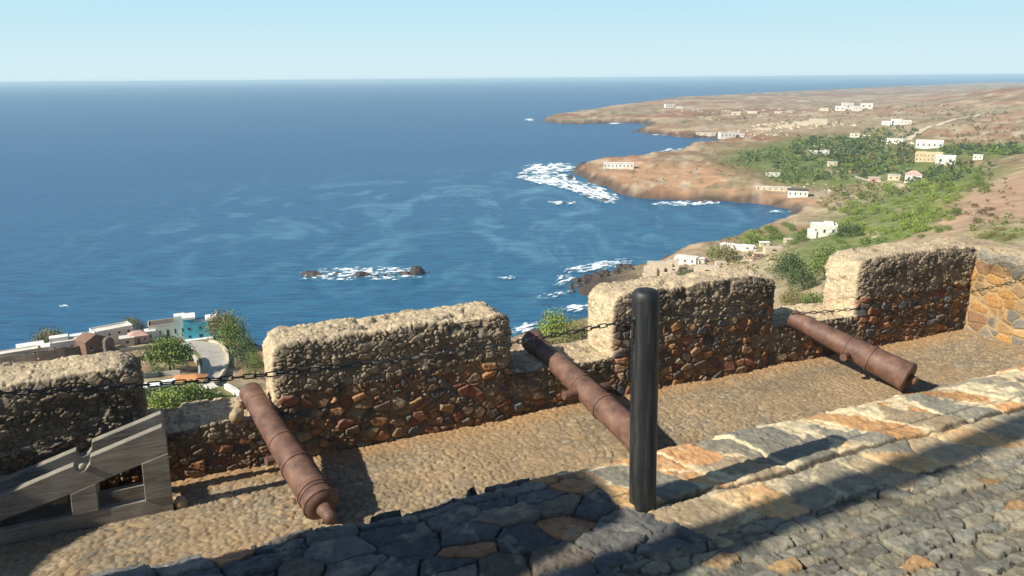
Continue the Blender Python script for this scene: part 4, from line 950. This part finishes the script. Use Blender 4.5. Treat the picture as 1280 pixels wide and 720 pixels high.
shrub_thing('shrub', 'olive bush beside the bright one in the middle opening', 720, 432, 34, 34, OLIVE, 700)
shrub_thing('shrub', 'low olive scrub under the bright bush in the middle opening', 700, 440, 44, 18, OLIVE, 500)
shrub_thing('shrub', 'big dark green bush on the slope seen over the right end of the middle merlon', 986, 346, 40, 30, DARK, 900)
shrub_thing('shrub', 'dark green bush just below the big one, at the right opening', 1003, 362, 36, 28, DARK, 800)
shrub_thing('shrub', 'tall green bush behind the left end of the rightmost merlon', 1030, 350, 40, 46, GREEN, 900)
shrub_thing('shrub', 'green bush low in the right opening above the cannon muzzle', 1016, 392, 32, 28, GREEN, 700)
shrub_thing('shrub', 'pale dry bush low in the right opening', 990, 384, 34, 26, OLIVE, 600)
shrub_thing('shrub', 'olive bush right of the long white shore house', 908, 327, 32, 22, OLIVE, 600)
shrub_thing('shrub', 'green bush left of the long white shore house', 893, 322, 22, 16, GREEN, 400)
shrub_thing('shrub', 'yellow green bush on the crest left of the white cottage', 940, 304, 26, 16, BRIGHT, 400)
shrub_thing('shrub', 'dark bush just right of the white cottage', 1062, 296, 30, 18, DARK, 500)
shrub_thing('shrub', 'low dark bush in the hollow between the pale ruins', 858, 346, 30, 10, DARK, 300)
shrub_thing('shrub', 'dark thicket standing in for the shadowed cliff between the tall green tree and the bush by the wide merlon', 309, 458, 32, 46, DARK, 800)  # shade of the cliff and growth put into the dark leaf colour
# scrub on the slope that nothing tells apart
regs = [(1150, 258, 45, 22, 26, BRIGHT), (1120, 285, 50, 18, 24, BRIGHT), (1160, 285, 34, 16, 14, GREEN), (1075, 305, 35, 12, 14, GREEN), (1195, 232, 45, 12, 16, GREEN), (975, 292, 35, 10, 14, GREEN), (1255, 293, 40, 10, 12, OLIVE), (1225, 262, 50, 20, 6, DRY), (1110, 275, 60, 26, 26, BRIGHT), (1170, 245, 30, 12, 14, BRIGHT), (1000, 305, 20, 10, 6, GREEN), (1080, 268, 26, 8, 8, OLIVE)]
proto = {}; k_ = 0
for (x, y, rx, ry, n, colr) in regs:
    for i in range(n):
        px = x + rx * rng.uniform(-1, 1); py = y + ry * rng.uniform(-1, 1); g = hit(px, py)
        if g is None or g[2] < 6 or not (150 < np.hypot(g[0], g[1]) < 900): continue
        key = (colr, i % 2)
        D = sqrt(g[0] ** 2 + g[1] ** 2 + (Z0 - g[2]) ** 2); s = rng.uniform(8, 17) / FPX * D / 2
        if colr in (OLIVE, DRY): s *= 0.7
        if key not in proto:
            V, F, c_ = leafmesh('crown', [(0, 0, 0.45, 1, 1, 0.75, 700, 0.08, colr)])
            cr = link_mesh('crown', V, F, M_leaf, None, c_, smooth=False)
            Vt, Ft = lathe([(-.3, .09), (.3, .06), (.7, .02)], 7, 2); tr = link_mesh('trunk', Vt, Ft, M_trunk, None)
            proto[key] = (cr, tr); first_ = True
        else: first_ = False
        nm = {BRIGHT: 'bright green bush among the thorny scrub on the slope right of the bay', GREEN: 'mid green bush among the scrub on the slopes round the bay', OLIVE: 'olive grey bush among the dry slope behind the right merlons', DRY: 'dry brown bush on the bare hillside at the right edge'}[colr]
        r = empty('shrub', g, nm, 'shrub', 'scrub scattered over the slopes', rng.uniform(0, 6)); r.scale = (s, s * rng.uniform(.8, 1.2), s * rng.uniform(.7, 1.1))
        for c0 in proto[key]:
            c1 = c0 if first_ else c0.copy()
            if not first_: C.objects.link(c1)
            c1.parent = r
# woodland of the palm valley and bushes on the plateau, one mass each
def mass(name, regs, label, cat, seed):
    rg = np.random.default_rng(seed); crowns = []
    for (x, y, rx, ry, n, s0, s1, cols) in regs:
        for i in range(n):
            t = rg.uniform(0, 2 * pi); q_ = sqrt(rg.random()); px = x + rx * q_ * cos(t); py = y + ry * q_ * sin(t)
            g = hit(px, py, 200)
            if g is None or g[2] < 5: continue
            D = np.hypot(g[0], g[1]); s = rg.uniform(s0, s1) / FPX * D / 2; cc = cols[rg.integers(0, len(cols))]
            crowns.append((g[0], g[1], g[2] + s * 0.5, s, s, s * rg.uniform(.6, .95), 50, s * 0.22, cc))
    V, F, c_ = leafmesh(name, crowns); o = link_mesh(name, V, F, M_leaf, None, c_, smooth=False); tag(o, label, cat, None, 'stuff')
mass('valley_woodland', [(1040, 185, 60, 14, 190, 5, 11, (DARK, GREEN, DARK)), (975, 196, 55, 9, 130, 4, 9, (DARK, GREEN)), (1090, 198, 55, 22, 260, 6, 12, (DARK, GREEN, DARK, OLIVE)), (1040, 212, 75, 14, 200, 5, 10, (DARK, GREEN)), (1000, 222, 40, 9, 60, 5, 9, (GREEN, DARK)), (1215, 190, 40, 6, 70, 5, 10, (DARK, GREEN)), (1260, 189, 30, 6, 60, 6, 12, (DARK, GREEN)),
      (1200, 212, 40, 10, 60, 5, 11, (GREEN, DARK)), (1110, 168, 40, 8, 50, 4, 8, (DARK, GREEN)), (1090, 240, 50, 10, 70, 5, 11, (GREEN, OLIVE)), (1160, 225, 40, 10, 70, 6, 12, (DARK, GREEN)), (1060, 255, 40, 12, 50, 5, 10, (GREEN, OLIVE)), (925, 205, 25, 8, 40, 3, 7, (GREEN, OLIVE))],
     'dark green palms and trees filling the valley behind the bay', 'woodland', 5)
mass('plateau_scrub', [(960, 155, 120, 7, 60, 2, 5, (DARK, OLIVE)), (1150, 140, 110, 10, 50, 2, 5, (DARK, OLIVE)), (900, 145, 80, 6, 40, 2, 4, (OLIVE, DRY)), (1230, 170, 60, 14, 50, 3, 6, (OLIVE, DRY)), (850, 220, 70, 14, 30, 2, 5, (OLIVE, DRY)), (1230, 250, 50, 30, 40, 3, 9, (DRY, OLIVE)), (1250, 285, 40, 14, 60, 4, 9, (OLIVE, GREEN)), (1240, 160, 60, 20, 80, 2, 5, (OLIVE, DRY, DARK)), (1050, 145, 180, 10, 90, 1.5, 4, (DARK, OLIVE, DRY)), (900, 338, 50, 12, 40, 4, 9, (OLIVE, DRY)), (960, 330, 40, 14, 40, 5, 9, (OLIVE, GREEN)), (930, 300, 50, 6, 40, 4, 9, (GREEN, BRIGHT))],
     'sparse dry scrub dotted over the bare brown plateau and slopes', 'scrub', 6)
mass('garden_scrub', [(215, 505, 45, 16, 70, 8, 18, (GREEN, DARK)), (60, 470, 60, 14, 60, 8, 16, (GREEN, OLIVE)), (300, 425, 20, 26, 50, 7, 15, (GREEN, OLIVE, DARK)), (255, 528, 40, 5, 20, 5, 9, (OLIVE, GREEN)), (700, 425, 36, 14, 40, 8, 16, (GREEN, OLIVE))],
     'tangled green undergrowth below the village and the fort wall', 'undergrowth', 8)

rg = np.random.default_rng(21); rv_ = []; rf_ = []; rc_ = []
for (x, y, rx, ry, n, s0, s1, tint) in ((1000, 157, 70, 5, 70, 1.5, 5, (.58, .47, .30)), (950, 168, 50, 5, 40, 1.5, 4, (.55, .46, .32)), (1065, 180, 50, 12, 30, 1.5, 4, (.60, .55, .44)), (1110, 233, 30, 6, 30, 1.5, 4, (.58, .48, .30)), (1130, 180, 40, 6, 20, 2, 5, (.6, .52, .38)), (960, 140, 120, 4, 40, 1.2, 3, (.55, .45, .33)),
      (1010, 236, 50, 7, 30, 1.5, 4, (.58, .5, .38)), (900, 332, 45, 12, 40, 2.5, 6, (.56, .46, .32)), (960, 318, 36, 10, 36, 2, 6, (.55, .43, .29)), (1000, 335, 30, 16, 26, 2, 5, (.5, .38, .26)), (1090, 292, 18, 6, 18, 2, 5, (.56, .47, .33)), (820, 345, 30, 6, 24, 2.5, 6, (.58, .5, .38)), (655, 428, 14, 6, 12, 3, 7, (.6, .53, .4)), (185, 445, 30, 12, 24, 2, 4, (.5, .45, .35)), (255, 492, 24, 10, 14, 2, 5, (.5, .44, .34))):
    for i in range(n):
        t = rg.uniform(0, 2 * pi); q_ = sqrt(rg.random()); g = hit(x + rx * q_ * cos(t), y + ry * q_ * sin(t))
        if g is None or g[2] < 1.5: continue
        D = sqrt(g[0] ** 2 + g[1] ** 2 + (Z0 - g[2]) ** 2); a = rg.uniform(s0, s1) / FPX * D / 2; b_ = a * rg.uniform(.3, .8); h_ = a * rg.uniform(.3, .7); an = rg.uniform(0, pi); k0 = len(rv_)
        for zz in (-1.0, h_):
            for sx_, sy_ in ((-1, -1), (1, -1), (1, 1), (-1, 1)):
                f_ = rg.uniform(.6, 1.0) if zz > 0 else 1; rv_.append((g[0] + (sx_ * a * cos(an) - sy_ * b_ * sin(an)) * f_, g[1] + (sx_ * a * sin(an) + sy_ * b_ * cos(an)) * f_, g[2] + zz * (rg.uniform(.6, 1.2) if zz > 0 else 1)))
                rc_.append(np.array(tint) * (0.8 + 0.3 * hsh(i, n, 3)))
        rf_ += [(k0 + 4, k0 + 5, k0 + 6, k0 + 7), (k0, k0 + 1, k0 + 5, k0 + 4), (k0 + 1, k0 + 2, k0 + 6, k0 + 5), (k0 + 2, k0 + 3, k0 + 7, k0 + 6), (k0 + 3, k0, k0 + 4, k0 + 7)]
o = link_mesh('rubble_ground', rv_, np.array(rf_), M_terr, None, np.array(rc_), smooth=False); tag(o, 'pale rubble and broken field walls strewn over the coast slopes', 'rubble', None, 'stuff')

# ------------------------------------------------------------------ rocks and surf
def rock(px, py, wpx, hpx, label, seed, group=None):
    g = gp(px, py, 0.0); D = sqrt(g[0] ** 2 + g[1] ** 2 + Z0 ** 2); w = wpx / FPX * D / 2; h = hpx / FPX * D
    z = max(0, ground(g[0], g[1])) if g[1] > 12 else 0
    o = lump('sea_rock', 1.0, M_rock, seed, 4, None, (w, w * 0.7, h)); o.location = (g[0], g[1], max(0, z - 0.2)); o.rotation_euler = (0, 0, -math.atan2(g[0], g[1]) + 0.3 * sin(seed)); tag(o, label, 'rock', group); return o
rock(390, 343.5, 27, 4.5, 'low flat grey rock at the left end of the wave washed reef', 11)
rock(422, 342.5, 9, 2.5, 'small dark rock in white water beside the flat grey one', 12)
rock(452, 344.5, 20, 5, 'reddish dark rock in the middle of the wave washed reef', 13)
for i, x in enumerate((470, 481, 493)): rock(x, 345.5, 6 - 0.5 * i, 2.6, 'tiny dark rock in the foam between the two large reef rocks', 14 + i, 'tiny reef rocks')
rock(507, 343, 14, 4, 'dark rock touching the tallest reef rock', 18)
rock(522, 342, 20, 9, 'tallest dark rock at the right end of the wave washed reef', 19)
rr = np.random.default_rng(9)
for i in range(34):
    t = rr.random(); x = 708 + 84 * t + rr.normal() * 3; y = 360 - 22 * t + rr.normal() * 3.5
    rock(x, y, rr.uniform(5, 13), rr.uniform(2.5, 6), 'dark boulder of the rocky point below the bleached chapel', 30 + i, 'boulders of the rocky point')
for i, (x, y, w_, h_) in enumerate(((735, 246, 10, 2), (757, 251, 12, 3), (712, 222, 10, 3), (730, 208, 12, 2), (705, 254, 6, 1.5))): rock(x, y, w_, h_, 'dark rock awash in the surf off the orange headland', 80 + i, 'rocks in the headland surf')
foamV = []; foamF = []; aerV = []; aerF = []; foamC = []; aerC = []
def foam(px, py, rx, ry, tilt=0.0, thr=0.5, dens=1.0, seed=0, sx=0.16, sy=0.75):
    """flecks of broken white water: little raised patches kept where a noise allows"""
    n = 0; nx = int(rx * 2 / 0.45) + 2; ny = int(ry * 2 / 0.26) + 2
    X, Y = np.meshgrid(np.linspace(px - rx, px + rx, nx), np.linspace(py - ry, py + ry, ny), indexing='ij')
    yy = Y + tilt * (X - px)
    env = 1 - ((X - px) / rx) ** 2 - ((Y - py) / ry) ** 2
    W_ = np.array([gp(a, b, 0)[:2] for a, b in zip(X.ravel(), yy.ravel())])
    nz = fbm(X.ravel() * sx * 1.0, Y.ravel() * sy, s=seed, o=5).reshape(X.shape)
    qv = 1.5 * (nz - 0.5) + 0.34 * np.clip(env, 0, 1) ** 0.7 * dens - thr + 0.17; keep = (qv > -0.16) & (env > 0)
    f = gridf(nx, ny); kf = keep.ravel()[f].sum(1) >= 3
    zz = 0.35 + 0.6 * fbm(W_[:, 0] / 3, W_[:, 1] / 3, s=seed + 3)
    b = sum(len(v) for v in foamV); used = f[kf]
    foamC.append(np.clip((qv.ravel() + 0.16) / 0.5, 0, 1.1)); foamV.append(np.concatenate([W_, zz[:, None]], 1)); foamF.append(used + b)
    q2 = 1.2 * (nz - 0.5) + 0.5 * np.clip(env, 0, 1) ** 0.8 - thr + 0.21; k2 = (q2 > -0.2) & (env > 0); aerC.append(np.clip((q2.ravel() + 0.2) / 0.6, 0, 1))
    b = sum(len(v) for v in aerV); aerV.append(np.concatenate([W_, 0 * zz[:, None] + 0.12 + 0.002 * len(aerV)], 1)); aerF.append(f[k2.ravel()[f].sum(1) >= 3] + b)
for a in ((450, 341, 80, 7, -0.02, .36, 1.1, 1), (500, 348, 45, 3, -0.03, .46, 1, 2), (410, 349, 40, 3, 0.0, .48, 1, 3), (633, 347.5, 16, 3, -0.08, .44, 1, 4), (80, 384, 6, 2, 0.1, .4, 1, 5),
          (690, 210, 42, 6, -0.03, .30, 1.2, 6), (682, 222, 38, 8, 0.05, .30, 1.2, 7), (735, 238, 40, 9, 0.25, .32, 1.2, 8), (705, 232, 50, 6, 0.2, .36, 1.1, 9), (700, 254, 30, 3, 0.0, .46, 1, 10), (752, 248, 22, 6, 0.2, .36, 1.1, 11),
          (850, 255, 36, 3.5, 0.0, .34, 1.1, 12), (885, 254, 16, 2.5, 0.0, .40, 1, 13), (662, 150, 9, 2.5, 0, .38, 1, 14), (770, 154, 12, 2, 0, .44, 1, 15), (828, 169, 16, 2, 0, .46, 1, 16), (835, 190, 20, 4, -0.2, .44, 1, 17),
          (750, 333, 46, 6, -0.15, .40, 1.1, 18), (705, 350, 16, 8, -0.3, .46, 1, 19), (722, 386, 18, 5, -0.1, .34, 1.2, 20), (652, 412, 22, 7, -0.3, .36, 1.2, 21), (975, 265, 16, 3, 0, .5, 1, 22), (690, 370, 30, 5, -0.2, .56, 1, 23)):
    foam(*a)
F_ = np.concatenate(foamF); V_ = np.concatenate(foamV); u_, inv = np.unique(F_, return_inverse=True)
F2_ = np.concatenate(aerF); V2_ = np.concatenate(aerV); u2_, inv2 = np.unique(F2_, return_inverse=True)
M_aer = lace(surf('aerated_water', (0.10, 0.27, 0.36), 0.4, 0.35, 0.2, 0.3, 0.3, 0.5), 0.08, 0.5, 1.5)
o = link_mesh('aerated_water', V2_[u2_], inv2.reshape(-1, 4), M_aer, col=np.repeat(np.concatenate(aerC)[u2_][:, None], 3, 1)); tag(o, 'pale blue aerated water round the breaking surf', 'surf', None, 'stuff')
o = link_mesh('surf', V_[u_], inv.reshape(-1, 4), M_foam, col=np.repeat(np.concatenate(foamC)[u_][:, None], 3, 1)); tag(o, 'white surf breaking on the rocks and headlands', 'surf', None, 'stuff')

# ------------------------------------------------------------------ sea air
mb = MB(); mb.box(-61000, 61000, -61000, 61000, -6.0, 118.0)
hm = bpy.data.materials.new('sea_air'); hm.use_nodes = True; t = hm.node_tree
t.nodes.remove(t.nodes['Principled BSDF']); pv = t.nodes.new('ShaderNodeVolumePrincipled'); pv.inputs['Color'].default_value = (0.62, 0.86, 1.0, 1)
pv.inputs['Density'].default_value = 6.5e-5; pv.inputs['Anisotropy'].default_value = 0.0
t.links.new(pv.outputs[0], t.nodes['Material Output'].inputs['Volume'])
o = mb.build('haze', hm); o['kind'] = 'stuff'
